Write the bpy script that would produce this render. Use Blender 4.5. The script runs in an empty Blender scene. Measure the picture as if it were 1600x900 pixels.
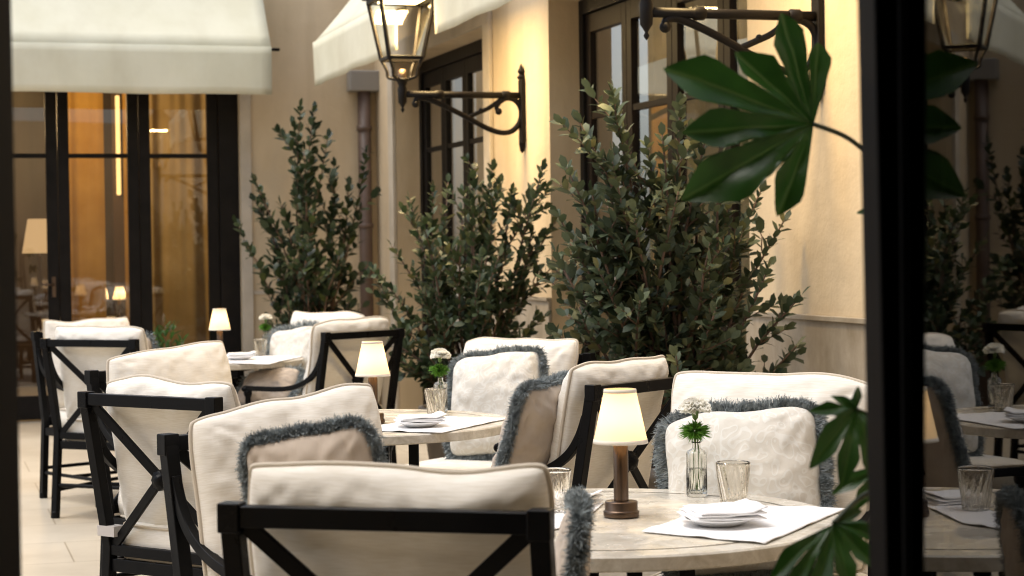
import bpy, bmesh, math, random
import numpy as np
from mathutils import Vector, Matrix, noise

# ------------------------------------------------------------------ camera, world, light
S = bpy.context.scene
COL = S.collection
R = math.radians
F_PX, PITCH, ROLL, CAM_H = 3000.0, -0.0207, -0.013, 1.32
cam_d = bpy.data.cameras.new('camera')
cam = bpy.data.objects.new('camera', cam_d)
COL.objects.link(cam)
CAM_M = Matrix.Translation((0, 0, CAM_H)) @ Matrix.Rotation(math.pi / 2 + PITCH, 4, 'X') @ Matrix.Rotation(ROLL, 4, 'Z')
cam.matrix_world = CAM_M
cam_d.sensor_width = 36
cam_d.lens = 36 * F_PX / 1600
cam_d.clip_start, cam_d.clip_end = 0.05, 500
cam_d.dof.use_dof = True
cam_d.dof.focus_distance = 5.3
cam_d.dof.aperture_fstop = 6.0
cam_d.dof.aperture_blades = 9
S.camera = cam

w = bpy.data.worlds.new('World')
S.world = w
w.use_nodes = True
wn, wl = w.node_tree.nodes, w.node_tree.links
sky = wn.new('ShaderNodeTexSky')
sky.sky_type = 'NISHITA'
sky.sun_disc = False
SUN_EL, SUN_AZ = R(68), R(-100)          # azimuth measured from +Y towards +X
sky.sun_elevation = SUN_EL
sky.sun_rotation = SUN_AZ
sky.air_density, sky.dust_density, sky.ozone_density = 1.0, 3.0, 0.6
hs = wn.new('ShaderNodeHueSaturation')
hs.inputs['Saturation'].default_value = 0.55
wl.new(sky.outputs[0], hs.inputs['Color'])
wl.new(hs.outputs[0], wn['Background'].inputs['Color'])
wn['Background'].inputs['Strength'].default_value = 0.15

sd = bpy.data.lights.new('sun', 'SUN')
sd.energy, sd.angle, sd.color = 1.05, R(40), (1.0, 0.95, 0.87)
sun = bpy.data.objects.new('sun', sd)
COL.objects.link(sun)
sdir = Vector((math.cos(SUN_EL) * math.sin(SUN_AZ), math.cos(SUN_EL) * math.cos(SUN_AZ), math.sin(SUN_EL)))
sun.rotation_euler = sdir.to_track_quat('Z', 'Y').to_euler()
sun.location = (-6, 4, 12)

vs = S.view_settings
S.display_settings.display_device = 'sRGB'
vs.view_transform, vs.look, vs.gamma, vs.exposure = 'Standard', 'None', 1, 0.70
vs.use_curve_mapping = False
S.cycles.use_denoising = True
S.cycles.filter_width = 1.0
S.cycles.max_bounces = 14
S.cycles.transparent_max_bounces = 24
S.cycles.transmission_bounces = 14
S.cycles.sample_clamp_indirect = 3
S.cycles.blur_glossy = 1.0
S.cycles.caustics_refractive = True
S.cycles.caustics_reflective = False

# ------------------------------------------------------------------ geometry helpers
def ray(px, py):
    return (CAM_M.to_3x3() @ Vector(((px - 800) / F_PX, -(py - 450) / F_PX, -1)))
def P(px, py, Y):                        # point of the photograph's pixel at world depth Y
    d = ray(px, py)
    return Vector((0, 0, CAM_H)) + d * (Y / d.y)
def PZ(px, py, z):                       # ... on the level plane z
    d = ray(px, py)
    return Vector((0, 0, CAM_H)) + d * ((z - CAM_H) / d.z)

class MB:
    def __init__(s):
        s.v, s.f, s.sm = [], [], []
    def add(s, vs_, fs, smooth=False, m=None):
        o = len(s.v)
        s.v += [tuple(m @ Vector(p)) if m is not None else tuple(p) for p in vs_]
        s.f += [tuple(i + o for i in f) for f in fs]
        s.sm += [smooth] * len(fs)
        return s
    def box(s, a, b, m=None):
        x0, y0, z0 = a; x1, y1, z1 = b
        return s.add([(x0, y0, z0), (x1, y0, z0), (x1, y1, z0), (x0, y1, z0), (x0, y0, z1), (x1, y0, z1), (x1, y1, z1), (x0, y1, z1)],
                     [(0, 3, 2, 1), (4, 5, 6, 7), (0, 1, 5, 4), (1, 2, 6, 5), (2, 3, 7, 6), (3, 0, 4, 7)], False, m)
    def bar(s, pts, w_, d_, up=(0, 0, 1), smooth=False, closed=False):
        """rectangular bar swept along pts; w_ across (side vector), d_ along 'up'"""
        pts = [Vector(p) for p in pts]; n = len(pts); up = Vector(up); rings = []
        for i, p in enumerate(pts):
            t = (pts[min(i + 1, n - 1)] - pts[max(i - 1, 0)]).normalized()
            sd_ = t.cross(up)
            if sd_.length < 1e-5: sd_ = t.cross(Vector((1, 0, 0)))
            sd_.normalize(); u = sd_.cross(t).normalized()
            rings.append([p + sd_ * (w_ / 2) * a + u * (d_ / 2) * b for a, b in ((-1, -1), (1, -1), (1, 1), (-1, 1))])
        vs_ = [q for r in rings for q in r]; fs = []
        for i in range(n - 1):
            for j in range(4):
                k = (j + 1) % 4
                fs.append((i * 4 + j, i * 4 + k, i * 4 + 4 + k, i * 4 + 4 + j))
        fs += [(3, 2, 1, 0), tuple((n - 1) * 4 + j for j in range(4))]
        return s.add(vs_, fs, smooth)
    def tube(s, pts, r, n=10, closed=False, cap=True):
        pts = [Vector(p) for p in pts]; N = len(pts)
        rr = r if isinstance(r, (list, tuple)) else [r] * N
        prev = None; vs_ = []
        for i, p in enumerate(pts):
            if closed: t = pts[(i + 1) % N] - pts[i - 1]
            else: t = pts[min(i + 1, N - 1)] - pts[max(i - 1, 0)]
            if t.length < 1e-9: t = Vector((0, 0, 1))
            t.normalize()
            if prev is None:
                a = t.orthogonal().normalized()
            else:
                a = prev - t * prev.dot(t)
                a = a.normalized() if a.length > 1e-6 else t.orthogonal().normalized()
            prev = a; b = t.cross(a)
            for k in range(n):
                th = 2 * math.pi * k / n
                vs_.append(p + (a * math.cos(th) + b * math.sin(th)) * rr[i])
        fs = []
        for i in range(N if closed else N - 1):
            i2 = (i + 1) % N
            for k in range(n):
                k2 = (k + 1) % n
                fs.append((i * n + k, i * n + k2, i2 * n + k2, i2 * n + k))
        if cap and not closed:
            fs.append(tuple(range(n - 1, -1, -1))); fs.append(tuple((N - 1) * n + k for k in range(n)))
        return s.add(vs_, fs, True)
    def lathe(s, prof, n=40, m=None, rad=None, smooth=True):
        """profile [(r, z)...]; rad(th, i) scales the radius"""
        vs_ = []
        for i, (r, z) in enumerate(prof):
            for k in range(n):
                th = 2 * math.pi * k / n
                q = r * (rad(th, i) if rad else 1)
                vs_.append((q * math.cos(th), q * math.sin(th), z))
        fs = []
        for i in range(len(prof) - 1):
            for k in range(n):
                k2 = (k + 1) % n
                fs.append((i * n + k, i * n + k2, (i + 1) * n + k2, (i + 1) * n + k))
        return s.add(vs_, fs, smooth, m)
    def disc(s, r, z, n=40, up=True, m=None):
        vs_ = [(r * math.cos(2 * math.pi * k / n), r * math.sin(2 * math.pi * k / n), z) for k in range(n)]
        return s.add(vs_, [tuple(range(n)) if up else tuple(range(n - 1, -1, -1))], False, m)
    def grid(s, g, smooth=True, flip=False):
        h, w_ = len(g), len(g[0]); fs = []
        for i in range(h - 1):
            for j in range(w_ - 1):
                q = (i * w_ + j, i * w_ + j + 1, (i + 1) * w_ + j + 1, (i + 1) * w_ + j)
                fs.append(q[::-1] if flip else q)
        return s.add([p for r_ in g for p in r_], fs, smooth)
    def ball(s, c, r, n=14, sc=(1, 1, 1)):
        g = []
        for i in range(n + 1):
            ph = math.pi * i / n
            g.append([(c[0] + r * sc[0] * math.sin(ph) * math.cos(2 * math.pi * k / (n * 2)), c[1] + r * sc[1] * math.sin(ph) * math.sin(2 * math.pi * k / (n * 2)),
                       c[2] + r * sc[2] * math.cos(ph)) for k in range(n * 2 + 1)])
        return s.grid(g, True, True)
    def mesh(s, name):
        me = bpy.data.meshes.new(name)
        me.from_pydata(s.v, [], s.f)
        me.polygons.foreach_set('use_smooth', s.sm)
        me.update()
        return me
    def build(s, name, mat, parent=None, bevel=0, m=None):
        return link(name, s.mesh(name), mat, parent, bevel, m)

def link(name, me, mat, parent=None, bevel=0, m=None):
    if mat is not None and not me.materials: me.materials.append(mat)
    o = bpy.data.objects.new(name, me)
    COL.objects.link(o)
    if parent is not None: o.parent = parent
    if m is not None: o.matrix_local = m
    if bevel:
        b = o.modifiers.new('bevel', 'BEVEL'); b.width, b.segments, b.limit_method, b.angle_limit = bevel, 2, 'ANGLE', R(40)
        me.polygons.foreach_set('use_smooth', [True] * len(me.polygons))
        b.harden_normals = True
    return o
def tag(o, label, cat, group=None, kind=None):
    if label: o['label'] = label
    if cat: o['category'] = cat
    if group: o['group'] = group
    if kind: o['kind'] = kind
    return o
def empty(name, m, label, cat, group=None):
    o = bpy.data.objects.new(name, None)
    o.empty_display_size = 0.1
    COL.objects.link(o)
    o.matrix_world = m if isinstance(m, Matrix) else Matrix.Translation(m)
    return tag(o, label, cat, group)
def copy_child(src, parent):
    c = src.copy(); COL.objects.link(c); c.parent = parent
    for ch in src.children: copy_child(ch, c)
    return c
def placed(x, y, z=0, face=(0, 1), tilt=0):
    """matrix whose +Y axis points along 'face'"""
    a = math.atan2(-face[0], face[1])
    return Matrix.Translation((x, y, z)) @ Matrix.Rotation(a, 4, 'Z') @ Matrix.Rotation(tilt, 4, 'X')
def nz(x, y=0, z=0): return noise.noise(Vector((x, y, z)))
def smooth_path(pts, k=6):
    """Catmull-Rom through the points"""
    pts = [Vector(p) for p in pts]; out = []
    for i in range(len(pts) - 1):
        p0, p1, p2, p3 = pts[max(i - 1, 0)], pts[i], pts[i + 1], pts[min(i + 2, len(pts) - 1)]
        for j in range(k):
            t = j / k
            out.append(0.5 * ((2 * p1) + (p2 - p0) * t + (2 * p0 - 5 * p1 + 4 * p2 - p3) * t * t + (3 * p1 - p0 - 3 * p2 + p3) * t ** 3))
    return out + [pts[-1]]

# ------------------------------------------------------------------ materials
def mat(name, col, rough=0.6, metal=0.0, spec=0.5, **kw):
    m = bpy.data.materials.new(name); m.use_nodes = True
    b = m.node_tree.nodes['Principled BSDF']
    b.inputs['Base Color'].default_value = (*col, 1)
    b.inputs['Roughness'].default_value = rough
    b.inputs['Metallic'].default_value = metal
    b.inputs['Specular IOR Level'].default_value = spec
    for k, v in kw.items(): b.inputs[k.replace('_', ' ')].default_value = v
    return m
def vary(m, c1, c2, scale=6, detail=5, vec_scale=(1, 1, 1), rough=0.6, dist=0.0, lo=0.35, hi=0.65):
    """base colour between c1 and c2 by noise"""
    nt = m.node_tree; N, L = nt.nodes, nt.links
    tc = N.new('ShaderNodeTexCoord'); mp = N.new('ShaderNodeMapping'); t = N.new('ShaderNodeTexNoise'); rp = N.new('ShaderNodeValToRGB')
    mp.inputs['Scale'].default_value = vec_scale
    t.inputs['Scale'].default_value = scale; t.inputs['Detail'].default_value = detail; t.inputs['Roughness'].default_value = rough
    t.inputs['Distortion'].default_value = dist
    rp.color_ramp.elements[0].position, rp.color_ramp.elements[1].position = lo, hi
    rp.color_ramp.elements[0].color, rp.color_ramp.elements[1].color = (*c1, 1), (*c2, 1)
    L.new(tc.outputs['Object'], mp.inputs[0]); L.new(mp.outputs[0], t.inputs['Vector']); L.new(t.outputs[0], rp.inputs[0])
    L.new(rp.outputs[0], N['Principled BSDF'].inputs['Base Color'])
    return m
def bump(m, scale=40, strength=0.2, dist=0.01, vec_scale=(1, 1, 1), detail=4):
    nt = m.node_tree; N, L = nt.nodes, nt.links
    tc = N.new('ShaderNodeTexCoord'); mp = N.new('ShaderNodeMapping'); t = N.new('ShaderNodeTexNoise'); b = N.new('ShaderNodeBump')
    mp.inputs['Scale'].default_value = vec_scale
    t.inputs['Scale'].default_value = scale; t.inputs['Detail'].default_value = detail
    b.inputs['Strength'].default_value = strength; b.inputs['Distance'].default_value = dist
    L.new(tc.outputs['Object'], mp.inputs[0]); L.new(mp.outputs[0], t.inputs['Vector']); L.new(t.outputs[0], b.inputs['Height'])
    pb = N['Principled BSDF']
    if pb.inputs['Normal'].is_linked: L.new(pb.inputs['Normal'].links[0].from_socket, b.inputs['Normal'])
    L.new(b.outputs[0], pb.inputs['Normal'])
    return m

M = {}
M['stucco'] = bump(vary(mat('wall_stucco', (.5, .4, .3), .85), (.56, .44, .28), (.69, .565, .39), 1.5, 8, (1, 1, .35)), 60, .12, .01)
bump(M['stucco'], 5, .4, .025)
M['stone_trim'] = bump(vary(mat('pale_limestone', (.5, .45, .37), .7), (.46, .40, .31), (.60, .53, .43), 3, 8), 90, .12, .004)
M['dado'] = bump(vary(mat('dado_stone', (.4, .35, .28), .55), (.27, .225, .16), (.45, .39, .31), 4, 9, (1, 1, .6), .7), 70, .1, .003)
M['floor'] = bump(vary(mat('floor_limestone', (.5, .45, .38), .45), (.46, .40, .31), (.57, .51, .41), 1.3, 8, (1, 1, 1), .65), 30, .06, .004)
M['door_dark'] = vary(mat('dark_bronze_door_metal', (.01, .008, .007), .5, 0, .12), (.008, .007, .006), (.013, .011, .010), 8)
M['door_brown'] = vary(mat('brown_door_paint', (.05, .03, .02), .5, 0, .15), (.012, .008, .0055), (.019, .0125, .0085), 6)
M['frame_black'] = bump(mat('black_powder_coat', (.0045, .0045, .005), .38, 0, .11), 260, .05, .001)
M['iron'] = bump(mat('cast_iron_brown', (.008, .006, .0045), .5, 0, .2), 120, .15, .003)
M['brass'] = vary(mat('aged_bronze', (.17, .10, .06), .34, .92), (.095, .064, .045), (.15, .105, .075), 30, 4, (1, 1, .15))
M['plate'] = mat('glazed_china', (.82, .81, .79), .18)
M['cloth'] = bump(mat('white_table_linen', (.84, .84, .85), .85), 900, .12, .0006)
M['awning'] = bump(bump(vary(mat('awning_canvas', (.78, .77, .68), .9), (.67, .635, .48), (.74, .71, .56), 2.2, 4), 700, .1, .001), 4, .35, .02, (1, 1, .35))
M['interior'] = vary(mat('dark_room_paint', (.035, .026, .02), .7), (.028, .022, .017), (.045, .033, .026), 2)
M['wood_dark'] = vary(mat('dark_wood', (.10, .05, .025), .45), (.035, .02, .012), (.07, .04, .022), 5, 6, (1, 1, .1))
M['pot'] = bump(vary(mat('grey_planter_clay', (.16, .14, .12), .8), (.12, .105, .09), (.2, .175, .15), 7), 50, .2, .004)
M['soil'] = bump(mat('soil', (.03, .02, .014), .95), 60, .6, .02)
M['bark'] = bump(vary(mat('red_brown_bark', (.12, .07, .045), .8), (.08, .048, .032), (.17, .105, .07), 14), 60, .3, .004)
M['stalk'] = mat('green_stem', (.10, .18, .04), .5)
M['downpipe'] = vary(mat('brown_downpipe', (.16, .11, .09), .5), (.085, .055, .042), (.13, .085, .065), 3)
M['zinc'] = mat('zinc_grey', (.25, .235, .215), .6)
M['strap'] = mat('pale_grey_webbing', (.55, .52, .50), .9)

def streaks(m, amount, vec_scale, scale, lo=.5, hi=.75):
    N, L = m.node_tree.nodes, m.node_tree.links
    pb = N['Principled BSDF']; src = pb.inputs['Base Color'].links[0].from_socket
    tc = N.new('ShaderNodeTexCoord'); mp = N.new('ShaderNodeMapping'); mp.inputs['Scale'].default_value = vec_scale
    t = N.new('ShaderNodeTexNoise'); t.inputs['Scale'].default_value = scale; t.inputs['Detail'].default_value = 6
    rp = N.new('ShaderNodeMapRange'); rp.inputs['From Min'].default_value = lo; rp.inputs['From Max'].default_value = hi; rp.inputs['To Max'].default_value = amount
    mx = N.new('ShaderNodeMixRGB'); mx.blend_type = 'MULTIPLY'; mx.inputs[2].default_value = (.55, .48, .40, 1)
    L.new(tc.outputs['Object'], mp.inputs[0]); L.new(mp.outputs[0], t.inputs['Vector']); L.new(t.outputs[0], rp.inputs[0]); L.new(rp.outputs[0], mx.inputs[0]); L.new(src, mx.inputs[1]); L.new(mx.outputs[0], pb.inputs['Base Color'])
    return m
streaks(M['stucco'], .26, (5, 5, .35), 1.0)
streaks(M['dado'], .5, (4, 4, .5), 1.2, .45, .7)
streaks(M['awning'], .22, (2, 2, .4), 1.5, .52, .8)
streaks(M['floor'], .35, (1, 1, 1), .8, .5, .75)
M['jamb_black'] = mat('matt_black_door_paint', (.006, .0045, .004), .7, 0, .05)

def rough_var(m, lo, hi, scale):
    N, L = m.node_tree.nodes, m.node_tree.links
    tc = N.new('ShaderNodeTexCoord'); t = N.new('ShaderNodeTexNoise'); t.inputs['Scale'].default_value = scale; t.inputs['Detail'].default_value = 8
    rp = N.new('ShaderNodeMapRange'); rp.inputs['From Min'].default_value = .35; rp.inputs['From Max'].default_value = .65; rp.inputs['To Min'].default_value = lo; rp.inputs['To Max'].default_value = hi
    L.new(tc.outputs['Object'], t.inputs['Vector']); L.new(t.outputs[0], rp.inputs[0]); L.new(rp.outputs[0], N['Principled BSDF'].inputs['Roughness'])
rough_var(M['frame_black'], .26, .55, 14)
def linen(name, a, b, slub=(26, 26, 420)):
    m = mat(name, a, .92, 0, .25)
    m.node_tree.nodes['Principled BSDF'].inputs['Sheen Weight'].default_value = .25
    vary(m, a, b, 1.0, 3, slub, .5)
    bump(m, 1.0, .35, .0015, slub, 3)
    bump(m, 8, .30, .014, (1, 1, 1), 3)
    return m
M['linen'] = linen('cream_linen', (.76, .71, .615), (.84, .80, .725))
M['piping'] = mat('cream_piping', (.58, .51, .41), .9)
M['velvet'] = linen('beige_velvet', (.42, .345, .275), (.53, .45, .37), (9, 9, 9))

def damask():
    m = mat('damask_brocade', (.6, .57, .5), .75, 0, .3)
    nt = m.node_tree; N, L = nt.nodes, nt.links
    tc = N.new('ShaderNodeTexCoord')
    n0 = N.new('ShaderNodeTexNoise'); n0.inputs['Scale'].default_value = 9; n0.inputs['Detail'].default_value = 2
    add = N.new('ShaderNodeVectorMath'); add.operation = 'MULTIPLY_ADD'
    add.inputs[1].default_value = (.07, .07, .07)
    L.new(tc.outputs['Object'], n0.inputs['Vector']); L.new(n0.outputs['Color'], add.inputs[0]); L.new(tc.outputs['Object'], add.inputs[2])
    vo = N.new('ShaderNodeTexVoronoi'); vo.feature = 'SMOOTH_F1'; vo.inputs['Scale'].default_value = 36
    L.new(add.outputs[0], vo.inputs['Vector'])
    mul = N.new('ShaderNodeMath'); mul.operation = 'MULTIPLY'; mul.inputs[1].default_value = 22
    sn = N.new('ShaderNodeMath'); sn.operation = 'SINE'
    L.new(vo.outputs['Distance'], mul.inputs[0]); L.new(mul.outputs[0], sn.inputs[0])
    rp = N.new('ShaderNodeValToRGB')
    rp.color_ramp.elements[0].position, rp.color_ramp.elements[1].position = .35, .7
    rp.color_ramp.elements[0].color, rp.color_ramp.elements[1].color = (.655, .62, .55, 1), (.71, .69, .635, 1)
    L.new(sn.outputs[0], rp.inputs[0])
    L.new(rp.outputs[0], N['Principled BSDF'].inputs['Base Color'])
    b = N.new('ShaderNodeBump'); b.inputs['Strength'].default_value = .16; b.inputs['Distance'].default_value = .0006
    L.new(sn.outputs[0], b.inputs['Height']); L.new(b.outputs[0], N['Principled BSDF'].inputs['Normal'])
    bump(m, 8, .4, .012)
    bump(m, 320, .25, .0008)
    return m
M['damask'] = damask()
M['leaf_spring'] = None
M['fringe'] = vary(mat('blue_grey_fringe', (.1, .12, .14), .85), (.125, .15, .16), (.40, .445, .455), 60, 3)

def stone_top():
    m = mat('beige_marble', (.45, .38, .29), .16)
    vary(m, (.47, .42, .335), (.71, .67, .59), 17, 10, (1, 1, 1), .75, .6, .36, .66)
    return m
M['marble'] = stone_top()
rough_var(M['marble'], .16, .36, 9)
M['inlay'] = mat('dark_bronze_inlay', (.10, .085, .07), .35, .6)

def glass_pane(name, tint=(1, 1, 1), boost=1.0, rough=0.0):
    """thin sheet: sees through, reflects by Fresnel"""
    m = bpy.data.materials.new(name); m.use_nodes = True
    N, L = m.node_tree.nodes, m.node_tree.links
    N.remove(N['Principled BSDF'])
    tr = N.new('ShaderNodeBsdfTransparent'); tr.inputs[0].default_value = (*tint, 1)
    gl = N.new('ShaderNodeBsdfGlossy'); gl.inputs['Roughness'].default_value = rough
    fr = N.new('ShaderNodeFresnel'); fr.inputs[0].default_value = 1.5
    mu = N.new('ShaderNodeMath'); mu.operation = 'MULTIPLY'; mu.use_clamp = True; mu.inputs[1].default_value = boost
    mx = N.new('ShaderNodeMixShader')
    L.new(fr.outputs[0], mu.inputs[0]); L.new(mu.outputs[0], mx.inputs[0]); L.new(tr.outputs[0], mx.inputs[1]); L.new(gl.outputs[0], mx.inputs[2])
    L.new(mx.outputs[0], N['Material Output'].inputs[0])
    return m
M['pane'] = glass_pane('window_glass', (.9, .9, .88), 3.0)
M['lantern_glass'] = glass_pane('lantern_glass', (.96, .95, .92), .5)
def real_glass(name, col, ior=1.45):
    m = bpy.data.materials.new(name); m.use_nodes = True
    N, L = m.node_tree.nodes, m.node_tree.links
    N.remove(N['Principled BSDF'])
    g = N.new('ShaderNodeBsdfGlass'); g.inputs['Color'].default_value = (*col, 1); g.inputs['IOR'].default_value = ior; g.inputs['Roughness'].default_value = 0.0
    L.new(g.outputs[0], N['Material Output'].inputs[0])
    return m
M['tumbler'] = real_glass('amber_ripple_glass', (1, .988, .962), 1.45)
M['vase'] = real_glass('clear_ribbed_glass', (.985, .985, .97), 1.42)
M['water'] = real_glass('vase_water', (.99, .995, .985), 1.2)

def shade_mat():
    m = bpy.data.materials.new('lit_fabric_shade'); m.use_nodes = True
    N, L = m.node_tree.nodes, m.node_tree.links
    N.remove(N['Principled BSDF'])
    d = N.new('ShaderNodeBsdfDiffuse'); d.inputs[0].default_value = (.82, .74, .60, 1)
    t = N.new('ShaderNodeBsdfTranslucent'); t.inputs[0].default_value = (.9, .74, .50, 1)
    mx = N.new('ShaderNodeMixShader'); mx.inputs[0].default_value = .6
    e = N.new('ShaderNodeEmission'); e.inputs[0].default_value = (1, .62, .28, 1); e.inputs[1].default_value = .26
    ad = N.new('ShaderNodeAddShader')
    L.new(d.outputs[0], mx.inputs[1]); L.new(t.outputs[0], mx.inputs[2]); L.new(mx.outputs[0], ad.inputs[0]); L.new(e.outputs[0], ad.inputs[1])
    L.new(ad.outputs[0], N['Material Output'].inputs[0])
    return m
M['shade'] = shade_mat()
M['shade_trim'] = mat('shade_tape', (.80, .74, .64), .9)
def emit(name, col, s_):
    m = bpy.data.materials.new(name); m.use_nodes = True
    N, L = m.node_tree.nodes, m.node_tree.links
    N.remove(N['Principled BSDF'])
    e = N.new('ShaderNodeEmission'); e.inputs[0].default_value = (*col, 1); e.inputs[1].default_value = s_
    L.new(e.outputs[0], N['Material Output'].inputs[0])
    return m
M['bulb'] = emit('lamp_glow', (1, .74, .33), 7)
M['sconce'] = emit('sconce_glow', (1, .60, .20), 1.5)

def leaf_mat(name, c1, c2, rough=.45, trans=.25, scale=9):
    m = mat(name, c1, rough, 0, .5)
    vary(m, c1, c2, scale, 3, (1, 1, 1), .5, 0, .3, .7)
    N, L = m.node_tree.nodes, m.node_tree.links
    pb = N['Principled BSDF']
    t = N.new('ShaderNodeBsdfTranslucent'); mx = N.new('ShaderNodeMixShader'); mx.inputs[0].default_value = trans
    L.new(pb.inputs['Base Color'].links[0].from_socket, t.inputs[0])
    L.new(pb.outputs[0], mx.inputs[1]); L.new(t.outputs[0], mx.inputs[2]); L.new(mx.outputs[0], N['Material Output'].inputs[0])
    return m
def toned_leaf(name, c0, c1, c2, rough, trans):
    m = mat(name, c1, rough, 0, .4)
    N, L = m.node_tree.nodes, m.node_tree.links
    at = N.new('ShaderNodeAttribute'); at.attribute_name = 'tone'
    rp = N.new('ShaderNodeValToRGB'); e = rp.color_ramp.elements
    e[0].position, e[0].color = 0.0, (*c0, 1); e[1].position, e[1].color = .78, (*c1, 1)
    k = e.new(1.0); k.color = (*c2, 1)
    pb = N['Principled BSDF']
    t = N.new('ShaderNodeBsdfTranslucent'); mx = N.new('ShaderNodeMixShader'); mx.inputs[0].default_value = trans
    L.new(at.outputs['Fac'], rp.inputs[0]); L.new(rp.outputs[0], pb.inputs['Base Color']); L.new(rp.outputs[0], t.inputs[0])
    L.new(pb.outputs[0], mx.inputs[1]); L.new(t.outputs[0], mx.inputs[2]); L.new(mx.outputs[0], N['Material Output'].inputs[0])
    return m
M['leaf_grey'] = toned_leaf('grey_green_leaf', (.026, .044, .022), (.108, .136, .074), (.20, .19, .08), .5, .22)
M['leaf_mid'] = toned_leaf('olive_leaf', (.015, .032, .015), (.070, .098, .044), (.17, .16, .06), .5, .22)
M['leaf_dark'] = toned_leaf('deep_green_leaf', (.012, .024, .012), (.055, .080, .036), (.10, .13, .04), .42, .22)
M['leaf_fatsia'] = leaf_mat('glossy_fatsia_leaf', (.011, .040, .007), (.028, .082, .013), .32, .42, 9)
def veins(m):
    N, L = m.node_tree.nodes, m.node_tree.links
    pb = N['Principled BSDF']; src = pb.inputs['Base Color'].links[0].from_socket
    at = N.new('ShaderNodeAttribute'); at.attribute_name = 'vein'
    pw = N.new('ShaderNodeMath'); pw.operation = 'POWER'; pw.inputs[1].default_value = 3
    mx = N.new('ShaderNodeMixRGB'); mx.inputs[2].default_value = (.07, .13, .035, 1)
    L.new(at.outputs['Fac'], pw.inputs[0]); L.new(pw.outputs[0], mx.inputs[0]); L.new(src, mx.inputs[1])
    for l in list(src.links):
        if l.to_node != mx: L.new(mx.outputs[0], l.to_socket)
    bump(m, 60, .25, .003); 
veins(M['leaf_fatsia'])
M['leaf_fresh'] = leaf_mat('fresh_green_leaf', (.07, .20, .02), (.16, .36, .05), .5, .35, 60)
M['leaf_spring'] = leaf_mat('spring_green_leaf', (.03, .085, .014), (.06, .15, .03), .5, .35, 40)
M['petal'] = leaf_mat('white_petal', (.90, .88, .80), (.95, .94, .89), .7, .6, 60)
M['curtain'] = leaf_mat('ochre_curtain', (.40, .21, .045), (.55, .33, .09), .9, .5, 3)
M['curtain_pale'] = leaf_mat('pale_sheer_curtain', (.44, .32, .15), (.58, .44, .24), .9, .5, 3)

# ------------------------------------------------------------------ layout frames
PHI = math.atan(.307)
CX, CY = -1.11, 15.9                                     # courtyard corner
WALL_R = Matrix.Translation((CX, CY, 0)) @ Matrix.Rotation(-(math.pi / 2 - PHI), 4, 'Z')   # x: towards the viewer, y: into the wall
WALL_L = Matrix.Translation((CX, CY, 0)) @ Matrix.Rotation(PHI, 4, 'Z')                    # x: right, y: into the wall
def s_right(px, off=0.0):                                # distance from the corner along the right wall for a pixel column
    g = WALL_R.to_3x3(); k = (px - 800) / F_PX
    ex, ey = g @ Vector((1, 0, 0)), g @ Vector((0, 1, 0))
    bx, by = CX + ey.x * off, CY + ey.y * off
    return (k * by - bx) / (ex.x - k * ex.y)
def s_left(px, off=0.0):
    g = WALL_L.to_3x3(); k = (px - 800) / F_PX
    ex, ey = g @ Vector((1, 0, 0)), g @ Vector((0, 1, 0))
    bx, by = CX + ey.x * off, CY + ey.y * off
    return (k * by - bx) / (ex.x - k * ex.y)

# ------------------------------------------------------------------ floor
def floor_mat():
    m = M['floor']; N, L = m.node_tree.nodes, m.node_tree.links
    pb = N['Principled BSDF']
    src = pb.inputs['Base Color'].links[0].from_socket
    tc = N.new('ShaderNodeTexCoord'); mp = N.new('ShaderNodeMapping'); mp.inputs['Rotation'].default_value = (0, 0, -PHI)
    br = N.new('ShaderNodeTexBrick'); br.inputs['Scale'].default_value = 1.0
    br.inputs['Color1'].default_value = (1, 1, 1, 1); br.inputs['Color2'].default_value = (.93, .92, .90, 1); br.inputs['Mortar'].default_value = (.62, .57, .5, 1)
    br.inputs['Mortar Size'].default_value = .004; br.inputs['Brick Width'].default_value = 1.2; br.inputs['Row Height'].default_value = .6
    mx = N.new('ShaderNodeMixRGB'); mx.blend_type = 'MULTIPLY'; mx.inputs[0].default_value = 1
    L.new(tc.outputs['Object'], mp.inputs[0]); L.new(mp.outputs[0], br.inputs['Vector'])
    L.new(src, mx.inputs[1]); L.new(br.outputs[0], mx.inputs[2]); L.new(mx.outputs[0], pb.inputs['Base Color'])
floor_mat()
f = MB(); f.add([(-120, -60, 0), (120, -60, 0), (120, 150, 0), (-120, 150, 0)], [(0, 1, 2, 3)])
tag(f.build('courtyard_floor', M['floor']), 'pale limestone paving of the courtyard', 'floor', kind='structure')

# ------------------------------------------------------------------ right wall
HEAD, TOP = 2.80, 3.6
O1 = (s_right(622), s_right(765))
O2 = (s_right(862), s_right(1172))
WEND = 14.3
rw = empty('side_wall', WALL_R, 'cream stucco wall on the right with two recessed doorways and a stone dado', 'wall')
b = MB()
b.box((-.05, 0, 0), (O1[0], .4, HEAD)); b.box((O1[1], 0, 0), (O2[0], .4, HEAD)); b.box((O2[1], 0, 0), (WEND, .4, HEAD))
b.box((-.05, 0, HEAD), (WEND, .4, TOP))
b.build('stucco_wall', M['stucco'], rw)
b = MB()
for a, c in ((O1[1] + .16, O2[0] - .0), (O2[1] + .0, WEND)):
    b.box((a, -.022, 0), (c, -.002, 1.0)); b.box((a, -.034, 1.0), (c, -.002, 1.022))
b.build('stone_dado', M['dado'], rw, .003)
b = MB()                                              # plain flat surround round the far doorway
b.box((O1[0] - .15, -.03, 0), (O1[0], -.002, HEAD)); b.box((O1[1], -.03, 0), (O1[1] + .15, -.002, HEAD)); b.box((O1[0] - .15, -.03, HEAD), (O1[1] + .15, -.002, HEAD + .15))
b.build('door_surround', M['stone_trim'], rw, .004)

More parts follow.
